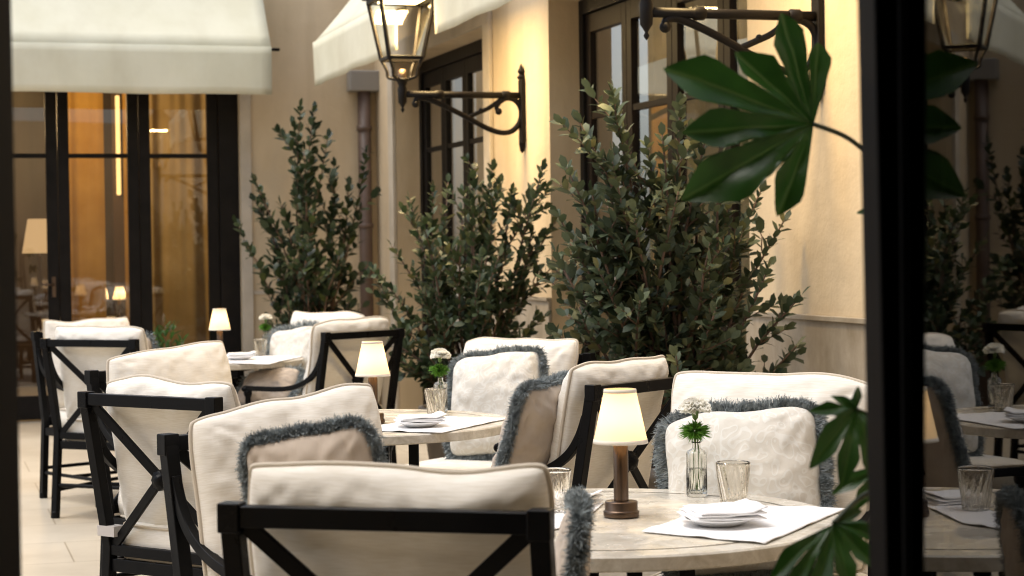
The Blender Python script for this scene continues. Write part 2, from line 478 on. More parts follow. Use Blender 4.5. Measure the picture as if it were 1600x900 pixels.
def glazed_leaf(root, s0, s1, y, z1, rail=2.10, stile=.085, mt='door_dark', botrail=.22, handle=None, thick=.05):
    """one door leaf: stiles and rails, two panes"""
    q = MB()
    q.box((s0, y, .012), (s0 + stile, y + thick, z1)); q.box((s1 - stile, y, .012), (s1, y + thick, z1))
    q.box((s0 + stile, y, .012), (s1 - stile, y + thick, botrail)); q.box((s0 + stile, y, z1 - .11), (s1 - stile, y + thick, z1))
    q.box((s0 + stile, y + .006, rail - .018), (s1 - stile, y + thick - .006, rail + .018))
    q.build('leaf_frame', M[mt], root, .003)
    for a, c in ((botrail, rail - .018), (rail + .018, z1 - .11)):
        p = MB(); p.add([(s0 + stile, y + .02, a), (s1 - stile, y + .02, a), (s1 - stile, y + .02, c), (s0 + stile, y + .02, c)], [(0, 1, 2, 3)])
        p.build('pane', M['pane'], root)
    if handle:
        h = MB(); h.box((handle - .015, y - .008, .98), (handle + .015, y - .001, 1.14)); h.tube([(handle, y - .008, 1.08), (handle, y - .05, 1.08), (handle - .09, y - .05, 1.08)], .009)
        h.build('handle', M['brass'], root)

REC = .21
DOORLBL = {1: 'dark french doors in the far doorway behind the rear wall lantern',
           2: 'brown french doors in the near doorway behind the tall grey-green shrub'}
for num, (a, c) in ((1, O1), (2, O2)):
    d = empty('french_doors', WALL_R, DOORLBL[num], 'door', 'double doors in the right wall')
    mt = 'door_dark' if num == 1 else 'door_brown'
    q = MB()
    q.box((a + .002, REC - .02, 0), (a + .07, REC + .07, HEAD - .002)); q.box((c - .07, REC - .02, 0), (c - .002, REC + .07, HEAD - .002)); q.box((a + .07, REC - .02, HEAD - .09), (c - .07, REC + .07, HEAD - .002))
    q.build('door_frame', M['door_dark'], d, .003)
    n = 4; wd = (c - a - .14) / n
    for i in range(n):
        glazed_leaf(d, a + .07 + i * wd + .003, a + .07 + (i + 1) * wd - .003, REC, HEAD - .095, 2.10, .075, mt)
    cu = MB()
    g = [[(a - .3 + (c - a + .6) * i / 90, .75 + .045 * math.sin(i * 1.1) + .02 * math.sin(i * .37), z) for i in range(91)] for z in (0.01, 1.4, 2.9)]
    cu.grid(g)
    tag(cu.build('curtain', M['curtain_pale'], None, 0, WALL_R), ('drawn beige curtain behind the far dark french doors', 'drawn beige curtain behind the brown french doors')[num - 1], 'curtain', 'curtains behind doors')

# ------------------------------------------------------------------ left (end) wall with its glazed doors
LW0, LW1 = -9.0, 0.0
DO = (s_left(347) - 1.5 * (s_left(347) - s_left(94.5)) - .09, s_left(378))                               # the glazed opening
lw = empty('end_wall', WALL_L, 'cream stucco wall closing the courtyard, with glazed doors and a flat trim', 'wall')
b = MB()
b.box((LW0, 0, 0), (DO[0], .4, HEAD)); b.box((DO[1], 0, 0), (LW1 + .0, .4, HEAD)); b.box((LW0, 0, HEAD), (LW1, .4, TOP))
b.build('stucco_wall', M['stucco'], lw)
b = MB()
b.box((DO[1] + .002, -.03, 0), (s_left(395), -.002, HEAD))
b.box((s_left(395), -.012, .97), (-.3, -.002, 1.0))
b.build('stone_trim', M['stone_trim'], lw, .004)
L3 = s_left(347); pitch = (s_left(347) - s_left(94.5)) / 2
ledges = [L3 - i * pitch for i in range(10) if L3 - i * pitch > DO[0]][::-1]
fr = tag(MB().box((ledges[-1] + .002, .06, 0), (DO[1] - .002, .17, HEAD - .01)).build('door_post', M['door_dark'], None, .004, WALL_L), 'broad black post ending the row of glazed doors', 'post')
names = {}
nl = len(ledges) - 1
for i in range(nl):
    k = nl - 1 - i
    lab = ['black framed glazed door nearest the cream wall, pale curtain behind it',
           'black framed glazed door, second from the broad end post, ochre curtain behind it',
           'black framed glazed door, third from the broad end post, dark room behind it'][k] if k < 3 else 'black framed glazed door further along the row, out of view'
    if k > 3: continue
    d = empty('glazed_door', WALL_L, lab, 'door', 'glazed doors in the end wall')
    glazed_leaf(d, ledges[i] + .002, ledges[i + 1] - .002, .09, HEAD - .01, 2.10, .088, 'door_dark', .2, ledges[i + 1] - .045 if k == 2 else None)
# room behind them
rm = MB()
rm.box((-8, 4.2, 0), (.5, 4.3, 3.2)); rm.box((-8, .42, 2.95), (.5, 4.2, 3.05)); rm.box((.4, .42, 0), (.5, 4.2, 2.95)); rm.box((-8, .42, 0), (-7.9, 4.2, 2.95))
tag(rm.build('dining_room', M['wood_dark'], None, 0, WALL_L), 'dim wood-panelled dining room seen through the glazed doors', 'room')
def curtain(s0, s1, y, key, lab, amp=.05):
    cu = MB(); n = int((s1 - s0) / .012)
    g = [[(s0 + (s1 - s0) * i / n, y + amp * .6 * math.sin(i * .33 + nz(i * .05) * 4) * (1 - .25 * (z > 2)) + .02 * nz(i * .21, z), z) for i in range(n + 1)] for z in (.02, .8, 1.6, 2.3, 2.9)]
    cu.grid(g)
    return tag(cu.build('curtain', M[key], None, 0, WALL_L), lab, 'curtain', 'curtains behind doors')
curtain(s_left(236, .5), s_left(350, .5), .55, 'curtain_pale', 'pale pleated curtain behind the glazed door beside the end post')
curtain(s_left(106, .5), s_left(166, .5), .5, 'curtain', 'ochre pleated curtain behind the second glazed door')
curtain(s_left(196, .6), s_left(212, .6), .6, 'curtain', 'narrow gathered ochre curtain behind the dark door stile', .03)
sc = empty('wall_sconce', WALL_L @ Matrix.Translation((s_left(188, 2.2), 2.2, 0)), 'slim glowing vertical wall sconce inside the dining room', 'sconce')
MB().box((-.05, .0, 0), (.05, .03, 2.94)).build('back_plate', M['wood_dark'], sc)
MB().box((-.018, -.03, 1.85), (.018, -.001, 2.75)).build('glow_tube', M['sconce'], sc, .008)
li = bpy.data.lights.new('dining_room_light', 'POINT'); li.energy, li.color, li.shadow_soft_size = 75, (1, .66, .30), .25
lo = bpy.data.objects.new('dining_room_light', li); COL.objects.link(lo); lo.matrix_world = WALL_L @ Matrix.Translation((-2.6, 1.6, 2.5))

# downpipe and hopper in the corner
dp = empty('downpipe', WALL_L @ Matrix.Translation((s_left(573, -.08), -.08, 0)), 'brown downpipe with grey hopper head in the courtyard corner', 'downpipe')
MB().tube([(0, 0, 0), (0, 0, 2.62)], .055, 16).build('pipe', M['downpipe'], dp)
MB().box((-.13, -.075, 2.62), (.13, .07, 2.79)).build('hopper', M['zinc'], dp, .012)
for z in (.5, 1.5, 2.3):
    MB().lathe([(.057, z), (.064, z), (.064, z + .04), (.057, z + .04)], 16).build('collar', M['downpipe'], dp)

# ------------------------------------------------------------------ awnings
def awning(frame, s0, s1, proj, zb, zv, label, seed):
    r_ = empty('awning', frame, label, 'awning', 'cream awnings over doorways')
    ZT = zb + 1.0
    n = 40
    c = MB()
    g = []
    for j in range(9):
        t = j / 8
        g.append([(s0 + (s1 - s0) * i / n, -proj * (1 - t) - .02 + .006 * nz(i * .3, j, seed) + .02 * math.sin(math.pi * t), zb + (ZT - zb) * t - .05 * math.sin(math.pi * t) + .006 * nz(i * .2, j * 2, seed)) for i in range(n + 1)])
    c.grid(g, True, False)
    sl = c.build('canopy', M['awning'], r_)
    v = MB(); g = []
    for j in range(7):
        t = j / 6
        g.append([(s0 + (s1 - s0) * i / n, -proj - .026 + .022 * t * nz(i * .22, 0, seed + 3) + .01 * t, zb + .006 + (zv - zb - .006) * t - .012 * t * nz(i * .12, 4, seed)) for i in range(n + 1)])
    v.grid(g, True, True)
    va = v.build('valance', M['awning'], r_)
    for o in (sl, va):
        so = o.modifiers.new('thick', 'SOLIDIFY'); so.thickness = .004; so.offset = 0
    MB().tube([(s0 - .07, -proj + .012, zb - .012), (s1 + .07, -proj + .012, zb - .012)], .013).build('front_bar', M['frame_black'], r_)
    h = MB(); g = [[(s0 + (s1 - s0) * i / n, -proj - .038 + .01 + .022 * nz(i * .22, 0, seed + 3), zv - .012 * nz(i * .12, 4, seed) + dz) for i in range(n + 1)] for dz in (0, .022)]
    for k in (0.03, .97):
        s_ = s0 + (s1 - s0) * k
        MB().tube([(s_, -.01, zb + .28), (s_, -proj * .5, zb + .17), (s_, -proj, zb - .005)], .012).build('arm', M['frame_black'], r_)
    return r_
AP = .7
awning(WALL_L, -4.6, s_left(429, -AP), AP, 2.90, 2.535, 'wide cream canvas awning above the glazed doors of the end wall', 1)
awning(WALL_R, s_right(500, -AP), s_right(632, -AP), AP, 2.90, 2.575, 'cream canvas awning over the far doorway, behind the rear lantern', 7)
awning(WALL_R, s_right(690, -AP), s_right(690, -AP) + 3.0, AP, 2.90, 2.575, 'cream canvas awning over the near doorway, cut by the picture edge', 12)

# ------------------------------------------------------------------ wall lanterns
def lantern(s, zarm, label, power):
    r_ = empty('wall_lantern', WALL_R @ Matrix.Translation((s, 0, zarm)), label, 'lantern', 'iron lanterns on brackets')
    AL = .78
    K = .0041
    def Q(cx, cy): return (0, -((823 - (600 + cx / 2.143)) * K), -((140 + cy / 2.143) - 149) * K)
    br = MB()
    br.tube([(0, -.02, 0), (0, -AL - .01, 0)], .021, 14)
    for y in (-.12, -.55): br.lathe([(.02, -.03), (.028, -.02), (.028, .02), (.02, .03)], 14, Matrix.Translation((0, y, 0)) @ Matrix.Rotation(math.pi / 2, 4, 'X'))
    main = smooth_path([Q(112, 48), Q(118, 34), Q(145, 32), Q(200, 52), Q(260, 80), Q(310, 106), Q(355, 128), Q(395, 140), Q(430, 137), Q(456, 115), Q(468, 80), Q(458, 46), Q(432, 29), Q(405, 33), Q(386, 50), Q(384, 66), Q(392, 74)], 5)
    br.tube(main, [.017] * (len(main) - 12) + [.017 - .0006 * i for i in range(12)], 10)
    br.tube(smooth_path([Q(285, 92), Q(320, 77), Q(355, 62), Q(385, 42), Q(412, 24)], 5), .014, 10)
    br.ball(Q(390, 72), .022, 8); br.ball(Q(113, 50), .024, 8); br.ball(Q(330, 68), .014, 8)
    bo = br.build('bracket', M['iron'], r_)
    wp = MB(); wp.box((-.035, -.03, -.30), (.035, -.002, .10)); wp.lathe([(.0, -.36), (.014, -.345), (.02, -.30)], 12, Matrix.Translation((0, -.018, 0)))
    wp.lathe([(.022, .10), (.03, .115), (.012, .13), (.024, .15), (.012, .175), (.006, .19), (0, .2)], 12, Matrix.Translation((0, -.018, 0)))
    wp.build('wall_plate', M['iron'], bo, .006)
    T = Matrix.Translation((0, -AL, 0))
    st = MB()
    st.lathe([(0, -.115), (.008, -.105), (.013, -.095), (.006, -.082), (.016, -.065), (.026, -.05), (.030, .03), (.024, .05), (.034, .075), (.044, .085), (.044, .095), (.0, .095)], 18, T)
    st.build('finial', M['iron'], r_)
    z0, z1 = .215, .575                                  # glass cage
    h0, h1 = .105, .168
    cg = MB()
    cs = [(-1, -1), (1, -1), (1, 1), (-1, 1)]
    for i, (a, b_) in enumerate(cs):
        cg.bar([(a * h0, -AL + b_ * h0, z0), (a * h1, -AL + b_ * h1, z1)], .022, .022, (a, -b_, 0))
        cg.bar(smooth_path([(a * .03, -AL + b_ * .03, .09), (a * .07, -AL + b_ * .07, .105), (a * .078, -AL + b_ * .078, .15), (a * h0, -AL + b_ * h0, z0)], 4), .016, .016, (a, -b_, 0))
        c2, d2 = cs[(i + 1) % 4]
        cg.bar([(a * h0, -AL + b_ * h0, z0), (c2 * h0, -AL + d2 * h0, z0)], .022, .022)
        cg.bar([(a * h1, -AL + b_ * h1, z1), (c2 * h1, -AL + d2 * h1, z1)], .028, .03)
    cg.build('cage', M['iron'], r_, .003)
    for i, (a, b_) in enumerate(cs):
        c2, d2 = cs[(i + 1) % 4]; u = .97
        p = MB(); p.add([(a * h0 * u, -AL + b_ * h0 * u, z0), (c2 * h0 * u, -AL + d2 * h0 * u, z0), (c2 * h1 * u, -AL + d2 * h1 * u, z1), (a * h1 * u, -AL + b_ * h1 * u, z1)], [(0, 1, 2, 3)])
        p.build('glass_pane', M['lantern_glass'], r_)
    rf = MB()
    lv = [(.20, z1 + .012), (.205, z1 + .03), (.15, z1 + .10), (.075, z1 + .20), (.06, z1 + .215), (.06, z1 + .26), (.085, z1 + .27), (.03, z1 + .32), (.01, z1 + .36)]
    vs_ = []
    for h, z in lv: vs_ += [(a * h, -AL + b_ * h, z) for a, b_ in cs]
    fs = [(i * 4 + j, i * 4 + (j + 1) % 4, i * 4 + 4 + (j + 1) % 4, i * 4 + 4 + j) for i in range(len(lv) - 1) for j in range(4)]
    rf.add(vs_, fs + [(3, 2, 1, 0), tuple(len(vs_) - 4 + j for j in range(4))])
    rf.build('roof', M['iron'], r_, .004)
    bl = MB(); bl.box((-.12, -AL - .12, z1 - .012), (.12, -AL + .12, z1 - .002)); bl.build('light_panel', M['bulb'], r_)
    so = MB(); so.lathe([(.0, .15), (.026, .15), (.026, .095)], 14, T); so.build('lamp_holder', M['brass'], r_)
    li_ = bpy.data.lights.new('lantern_light', 'AREA'); li_.energy, li_.color, li_.size = power, (1, .70, .32), .2
    l_ = bpy.data.objects.new('lantern_light', li_); COL.objects.link(l_); l_.parent = r_; l_.location = (0, -AL, z1 - .016)
    return r_
ZARM = 2.27
lantern(s_right(823, 0), ZARM, 'lit black iron lantern on a scrolled bracket between the two doorways', 31)
lantern(s_right(1287, 0), ZARM, 'nearer iron lantern on a scrolled bracket, lamp cut off by the picture top', 23)

# ------------------------------------------------------------------ the doorway the picture is taken through
fw = MB()
FY0, FY1 = 2.06, 2.30
XL, XR, DH = -.545, .475, 2.75
fw.box((-9, FY0, 0), (XL - .15, FY1, DH)); fw.box((XR + .14, FY0, 0), (3.0, FY1, DH)); fw.box((-9, FY0, DH), (3.0, FY1, 3.3))
tag(fw.build('near_wall', M['stucco']), 'near courtyard wall around the doorway the view passes through', 'wall')
iw = MB()
iw.box((-2.2, -3.2, 0.004), (-2.1, FY0 - .004, 2.9)); iw.box((1.5, -3.2, .004), (1.6, FY0 - .004, 2.9)); iw.box((-2.1, -3.2, .004), (1.5, -3.1, 2.9)); iw.box((-2.2, -3.2, 2.9), (1.6, FY0 - .004, 3.0))
iw.box((-2.1, FY0 - .03, .004), (XL - .004, FY0 - .004, 2.9)); iw.box((XR + .004, FY0 - .03, .004), (1.5, FY0 - .004, 2.9)); iw.box((XL - .004, FY0 - .03, DH), (XR + .004, FY0 - .004, 2.9))
tag(iw.build('dark_room', M['interior']), 'unlit dark room behind the viewer', 'room')
jm = empty('door_frame', (0, 0, 0), 'black door frame edging the view on the left and right', 'door frame')
e0 = P(14, 450, 1.98).x
q = MB(); q.box((XL - .14, 1.97, .006), (P(27, 450, 2.10).x, 2.10, DH - .002)); q.build('jamb', M['jamb_black'], jm, .004)
# right jamb leans a touch, like the photograph's post
xa, xb = P(1339, 0, 2.10).x, P(1358, 900, 2.10).x
za, zb_ = P(1339, 0, 2.10).z, P(1358, 900, 2.10).z
def xj(z): return xb + (xa - xb) * (z - zb_) / (za - zb_)
q = MB()
q.add([(xj(0), 2.0, .006), (XR + .13, 2.0, .006), (XR + .13, 2.10, .006), (xj(0), 2.10, .006), (xj(2.74), 2.0, 2.74), (XR + .13, 2.0, 2.74), (XR + .13, 2.10, 2.74), (xj(2.74), 2.10, 2.74)],
      [(0, 3, 2, 1), (4, 5, 6, 7), (0, 1, 5, 4), (1, 2, 6, 5), (2, 3, 7, 6), (3, 0, 4, 7)])
q.build('jamb', M['jamb_black'], jm, .004)
q = MB(); q.box((XL - .14, 1.985, DH - .08), (XR + .12, 2.085, DH - .001)); q.build('head', M['jamb_black'], jm)
ALPHA = R(3.75)
hx, hy = P(1424, 450, 1.995).x - .012, 1.995
leafm = Matrix.Translation((hx, hy, 0)) @ Matrix.Rotation(-math.pi / 2 - ALPHA, 4, 'Z')   # x runs towards the viewer along the leaf, y to the left... (see below)
ol = empty('open_glass_door', leafm, 'black framed glass door folded open on the right, mirroring the courtyard', 'door')
q = MB(); LWD = .86
q.box((0, 0, .012), (.012, .045, 2.66)); q.box((LWD - .1, 0, .012), (LWD, .045, 2.66)); q.box((.012, 0, .012), (LWD - .1, .045, .10)); q.box((.012, 0, 2.5), (LWD - .1, .045, 2.66))
q.build('leaf_frame', M['door_dark'], ol, .003)
M['mirror_pane'] = glass_pane('grazing_door_glass', (.5, .5, .48), .43, .012)
q = MB(); q.add([(.012, .004, .10), (LWD - .1, .004, .10), (LWD - .1, .004, 2.5), (.012, .004, 2.5)], [(0, 1, 2, 3)]); q.build('pane', M['mirror_pane'], ol)
q = MB(); q.box((LWD - .07, -.012, .95), (LWD - .03, -.001, 1.15)); q.tube([(LWD - .05, -.012, 1.08), (LWD - .05, -.05, 1.08), (LWD - .17, -.05, 1.08)], .01); q.build('handle', M['brass'], ol)

# ------------------------------------------------------------------ cushions
def pillow(w_, h_, t_, seed, n=30, pin=.04, wav=.012, wr=.006, peak=.0, back_f=None, cr=.0, crz=.003):
    """soft cushion standing on z=0, centred on x and y; returns MB and the outline"""
    us = [math.sin(math.pi / 2 * (2 * i / n - 1)) * .35 + (2 * i / n - 1) * .65 for i in range(n + 1)]
    def pos(u, v, side):
        x = w_ / 2 * u * (1 - pin * (1 - v * v)) + wav * .6 * nz(v * 1.7, seed, 3 + (u > 0) * 5) * abs(u) ** 3
        vv = v * (1 - pin * .9 * (1 - u * u) * (1 if v < 0 else .8))
        z = h_ / 2 * (1 + vv)
        if v > 0: z += v ** 3 * (wav * 1.6 * nz(u * 1.4 + seed, 1, seed) + peak * u)
        if cr:
            k_ = 1 - cr * abs(u) ** 5 * abs(v) ** 5
            x *= k_; z = h_ / 2 + (z - h_ / 2) * k_
        e = max(0.0, (1 - abs(u) ** 3.2) * (1 - abs(v) ** 3.2))
        th = t_ / 2 * e ** (.5 if back_f is None else .42)
        th *= 1 + .16 * nz(u * 1.3, v * 1.3, seed + side * 4)
        ed = max(abs(u), abs(v))
        th += side * side * (wr * nz(u * 4 + seed, v * 4, side * 3) + wr * 1.1 * ed * nz(u * 10 + seed, v * 10, side * 7)) * min(1, e * 4)
        if back_f is not None: th *= (1 + .18 * (-v)) * (1.15 if side > 0 else back_f + (1.2 - back_f) * min(1, max(0, (v - .45) / .35)))
        for cu in (-1, 1):
            for cv in (-1, 1):
                ax_, az_ = (cu - u) * w_ / 2, (cv - v) * h_ / 2; rr = math.hypot(ax_, az_)
                if rr < .3: th += crz * math.sin(math.atan2(az_, ax_) * 13 + seed + cu) * math.exp(-(rr / .13) ** 2) * min(1, rr / .03) * min(1, e * 3)
        y = side * th + .012 * nz(u * .9, v * .9, seed + 9) * (1 - e)
        return (x, y, z)
    mb = MB()
    F_ = [[pos(u, v, 1) for u in us] for v in us]; B_ = [[pos(u, v, -1) for u in us] for v in us]
    for k in range(n + 1):
        for (i, j) in ((0, k), (n, k), (k, 0), (k, n)):
            a, b_ = F_[i][j], B_[i][j]; c = tuple((p + q_) / 2 for p, q_ in zip(a, b_)); F_[i][j] = B_[i][j] = c
    mb.grid(F_, True, True); mb.grid(B_, True, False)
    ol_ = [F_[0][j] for j in range(n)] + [F_[i][n] for i in range(n)] + [F_[n][j] for j in range(n, 0, -1)] + [F_[i][0] for i in range(n, 0, -1)]
    return mb, ol_
def round_corners(ol_, r_=2):
    p = [Vector(q_) for q_ in ol_]
    for _ in range(r_): p = [(p[i - 1] + p[i] * 2 + p[(i + 1) % len(p)]) / 4 for i in range(len(p))]
    return p

def weld(me):
    bm = bmesh.new(); bm.from_mesh(me); bmesh.ops.remove_doubles(bm, verts=bm.verts, dist=1e-5); bm.to_mesh(me); bm.free()
    return me

# ------------------------------------------------------------------ armchairs
HW, HR = .2650, .90                                    # half width to the post centres, rail height
CH = {}
def chair_meshes():
    def post_y(z): return -.27 - .09 * max(0, (z - .42)) / .48 if z > .42 else -.27 - .035 * (1 - z / .42)
    for sx, key in ((-1, 'bl'), (1, 'br')):
        m_ = MB(); x = sx * HW
        m_.bar([(x, post_y(0), .0), (x, post_y(.2), .2), (x, post_y(.42), .42), (x, post_y(.66), .66), (x, post_y(.9), .895)], .034, .034, (0, 1, 0))
        yb = post_y(.88)
        m_.box((x - .0195, yb - .021, .853), (x + .0195, yb + .017, .903))
        m_.lathe([(.018, 0), (.022, .004), (.022, .03), (.017, .035)], 14, Matrix.Translation((x, post_y(0.02), 0)))
        CH[key] = m_.mesh('back_leg')
    for sx, key in ((-1, 'fl'), (1, 'fr')):
        m_ = MB(); x = sx * HW
        m_.lathe([(.0, 0), (.02, 0), (.022, .005), (.022, .03), (.016, .035), (.016, .36), (.019, .37), (.019, .43), (.015, .44), (.015, .545), (.02, .555), (.023, .565), (.023, .578), (.0, .578)], 16, Matrix.Translation((x, .262, 0)))
        CH[key] = m_.mesh('front_leg')
        a = MB()
        pts = smooth_path([(x, post_y(.80) + .008, .805), (x, -.309, .745), (x, -.270, .690), (x, -.210, .647), (x, -.135, .618), (x, -.05, .602), (x, .04, .596), (x, .15, .594), (x, .275, .592)], 5)
        a.bar(pts, .026, .024, (0, 0, 1) if False else (1, 0, 0))
        a.v = a.v
        a.ball((x, .28, .588), .024, 8, (1, 1, .8))
        CH['a' + key] = a.mesh('armrest')
    yt = post_y(.88)
    CH['rail'] = MB().box((-HW + .018, yt - .016, .862), (HW - .018, yt + .014, .898)).mesh('top_rail')
    lw_ = MB(); y4 = post_y(.42)
    lw_.box((-HW + .017, y4 - .014, .395), (HW - .017, y4 + .012, .428))
    CH['lower'] = lw_.mesh('lower_rail')
    x_ = MB()
    za_, zb2 = .866, .42
    for s_ in (1, -1):
        off = .004 * s_
        x_.bar([(-s_ * (HW - .02), post_y(za_) + off, za_), (s_ * (HW - .02), post_y(zb2) + off, zb2)], .012, .030, (0, 1, 0)) if False else \
        x_.bar([(-s_ * (HW - .02), post_y(za_) + off, za_), (s_ * (HW - .02), post_y(zb2) + off, zb2)], .030, .012, (0, 1, 0))
    CH['cross'] = x_.mesh('cross_back')
    ro = MB(); ym = post_y(.643)
    mm = Matrix.Translation((0, ym - .008, .643)) @ Matrix.Rotation(math.pi / 2 , 4, 'X')
    ro.lathe([(.030, -.022), (.030, .0), (.026, .006), (.018, .007), (.016, .013), (.006, .016), (0, .016)], 24, mm, lambda t, i: 1 + .07 * math.cos(8 * t))
    CH['rosette'] = ro.mesh('rosette')
    sf = MB()
    sf.box((-HW + .017, .25, .345), (HW - .017, .274, .385)); sf.box((-HW + .017, y4 - .012, .345), (HW - .017, y4 + .012, .385))
    for sx in (-1, 1): sf.box((sx * HW - .012, y4 + .017, .345), (sx * HW + .012, .246, .385))
    for k in range(5): sf.box((-HW + .06 + k * .1, y4 + .013, .360), (-HW + .09 + k * .1, .249, .372))
    CH['seat_frame'] = sf.mesh('seat_frame')
    st = MB()
    for sx in (-1, 1): st.tube([(sx * HW, post_y(.14), .14), (sx * HW, .262, .14)], .010, 10)
    st.tube([(-HW, post_y(.16), .165), (HW, post_y(.16), .165)], .010, 10); st.tube([(-HW, 0, .14), (HW, 0, .14)], .010, 10)
    CH['stretcher'] = st.mesh('stretcher')
    # seat cushion: boxed, with a piped edge above and below
    n = 24; sc_ = MB(); W2, D2, H2 = .247, .262, .10
    def se(u, v, z):
        cr = 1 - .06 * (abs(u) * abs(v)) ** 6
        return (W2 * u * cr, D2 * v * cr, z)
    def topz(u, v): return .488 + .022 * ((1 - u ** 4) * (1 - v ** 4)) + .004 * nz(u * 2, v * 2, 5)
    gt = [[se(-1 + 2 * j / n, -1 + 2 * i / n, topz(-1 + 2 * j / n, -1 + 2 * i / n)) for j in range(n + 1)] for i in range(n + 1)]
    gb = [[se(-1 + 2 * j / n, -1 + 2 * i / n, .388) for j in range(n + 1)] for i in range(n + 1)]
    sc_.grid(gt); sc_.grid(gb, True, True)
    def ring(g): return [g[0][j] for j in range(n)] + [g[i][n] for i in range(n)] + [g[n][j] for j in range(n, 0, -1)] + [g[i][0] for i in range(n, 0, -1)]
    rt, rb = ring(gt), ring(gb)
    mid = [((a[0] + b_[0]) / 2 * 1.02, (a[1] + b_[1]) / 2 * 1.02, (a[2] + b_[2]) / 2) for a, b_ in zip(rt, rb)]
    k = len(rt); 
    for lo_, hi_ in ((rb, mid), (mid, rt)):
        sc_.add(lo_ + hi_, [(i, (i + 1) % k, k + (i + 1) % k, k + i) for i in range(k)], True)
    CH['seat'] = weld(sc_.mesh('seat_cushion'))
    pp = MB(); pp.tube(round_corners(rt, 2), .0048, 6, True); pp.tube(round_corners(rb, 2), .0048, 6, True)
    CH['seat_piping'] = pp.mesh('piping')
    CH['strap'] = MB().box((-HW - .022, post_y(.47) - .022, .455), (-HW + .05, post_y(.47) + .022, .487)).mesh('strap')
chair_meshes()
for k_ in ('bl', 'br', 'fl', 'fr', 'afl', 'afr', 'rail', 'lower', 'cross', 'rosette', 'seat_frame', 'stretcher'): CH[k_].materials.append(M['frame_black'])
CH['seat'].materials.append(M['linen']); CH['seat_piping'].materials.append(M['piping']); CH['strap'].materials.append(M['strap'])

def chair(mid, face, label, seed, dz=0.0, peak=0.0, cw=.545, chh=.495, strap=False, dx=0.0, rolln=0.0):
    """mid: centre of the top rail on plan; face: where the sitter looks"""
    fv = Vector((face[0], face[1])).normalized()
    x, y = mid[0] + fv.x * .36, mid[1] + fv.y * .36
    r_ = empty('armchair', placed(x, y, 0, face), label, 'armchair', 'armchairs around the tables')
    for k2, nm in (('bl', 'back_leg'), ('br', 'back_leg'), ('fl', 'front_leg'), ('fr', 'front_leg'), ('afl', 'armrest'), ('afr', 'armrest'), ('rail', 'top_rail'), ('lower', 'lower_rail'), ('cross', 'cross_back'), ('seat_frame', 'seat_frame'), ('stretcher', 'stretcher')):
        o = link(nm, CH[k2], None, r_, .003)
        if k2 == 'cross': link('rosette', CH['rosette'], None, o)
    so = link('seat_cushion', CH['seat'], None, r_); link('piping', CH['seat_piping'], None, so)
    if strap: link('strap', CH['strap'], None, so)
    pm, ol_ = pillow(cw, chh, .155, seed, 50, .03, .014, .0058, peak, .6, .05)
    mm = Matrix.Translation((dx, -.185, .475 + dz)) @ Matrix.Rotation(R(10.5), 4, 'X') @ Matrix.Rotation(rolln, 4, 'Y')
    bo = link('back_cushion', weld(pm.mesh('back_cushion')), M['linen'], r_, 0, mm)
    pp = MB(); pp.tube(round_corners(ol_, 2), .0055, 6, True); pp.build('piping', M['piping'], bo)
    return r_

chair((-.216, 3.125), (.25, .97), 'armchair with its crossed black back closest to the viewer', 3, .0, 0, dx=-.008)
chair((-.60, 4.595), (.66, -.75), 'armchair at the left of the front table, cushion face turned to the viewer', 8, .012, -.034)
chair((.70, 4.98), (-.45, -.89), 'armchair facing the viewer beyond the front table, fringed brocade pillow on it', 12, .03, .005)
chair((.405, 6.03), (-.79, .61), 'armchair behind the front lamp, its crossed black back to the viewer', 17, 0, .0)
chair((-1.08, 5.665), (.57, .82), 'armchair at the near left of the middle table with a pale strap on its post', 23, -.02, .0, strap=True)
chair((-1.327, 7.06), (.72, -.69), 'armchair at the far left of the middle table, only its cushion top showing', 29, .012, -.024)
chair((.08, 7.72), (-.55, -.83), 'armchair facing the viewer beyond the middle table, before the middle shrub', 31, .0, .0)
chair((-2.08, 9.42), (.41, .91), 'armchair at the near left of the rear table with its legs in full view', 37, .0, .0)
chair((-2.40, 10.6), (.69, -.72), 'armchair at the far left of the rear table, behind another cushion', 41, .0, .0)
chair((-.776, 10.0), (-.74, .67), 'armchair at the right of the rear table, crossed back turned to the shrubs', 43, .0, .01)
chair((-1.02, 11.25), (-.55, -.83), 'armchair facing the viewer beyond the rear table, before the tall thin shrub', 47, .0, .0)

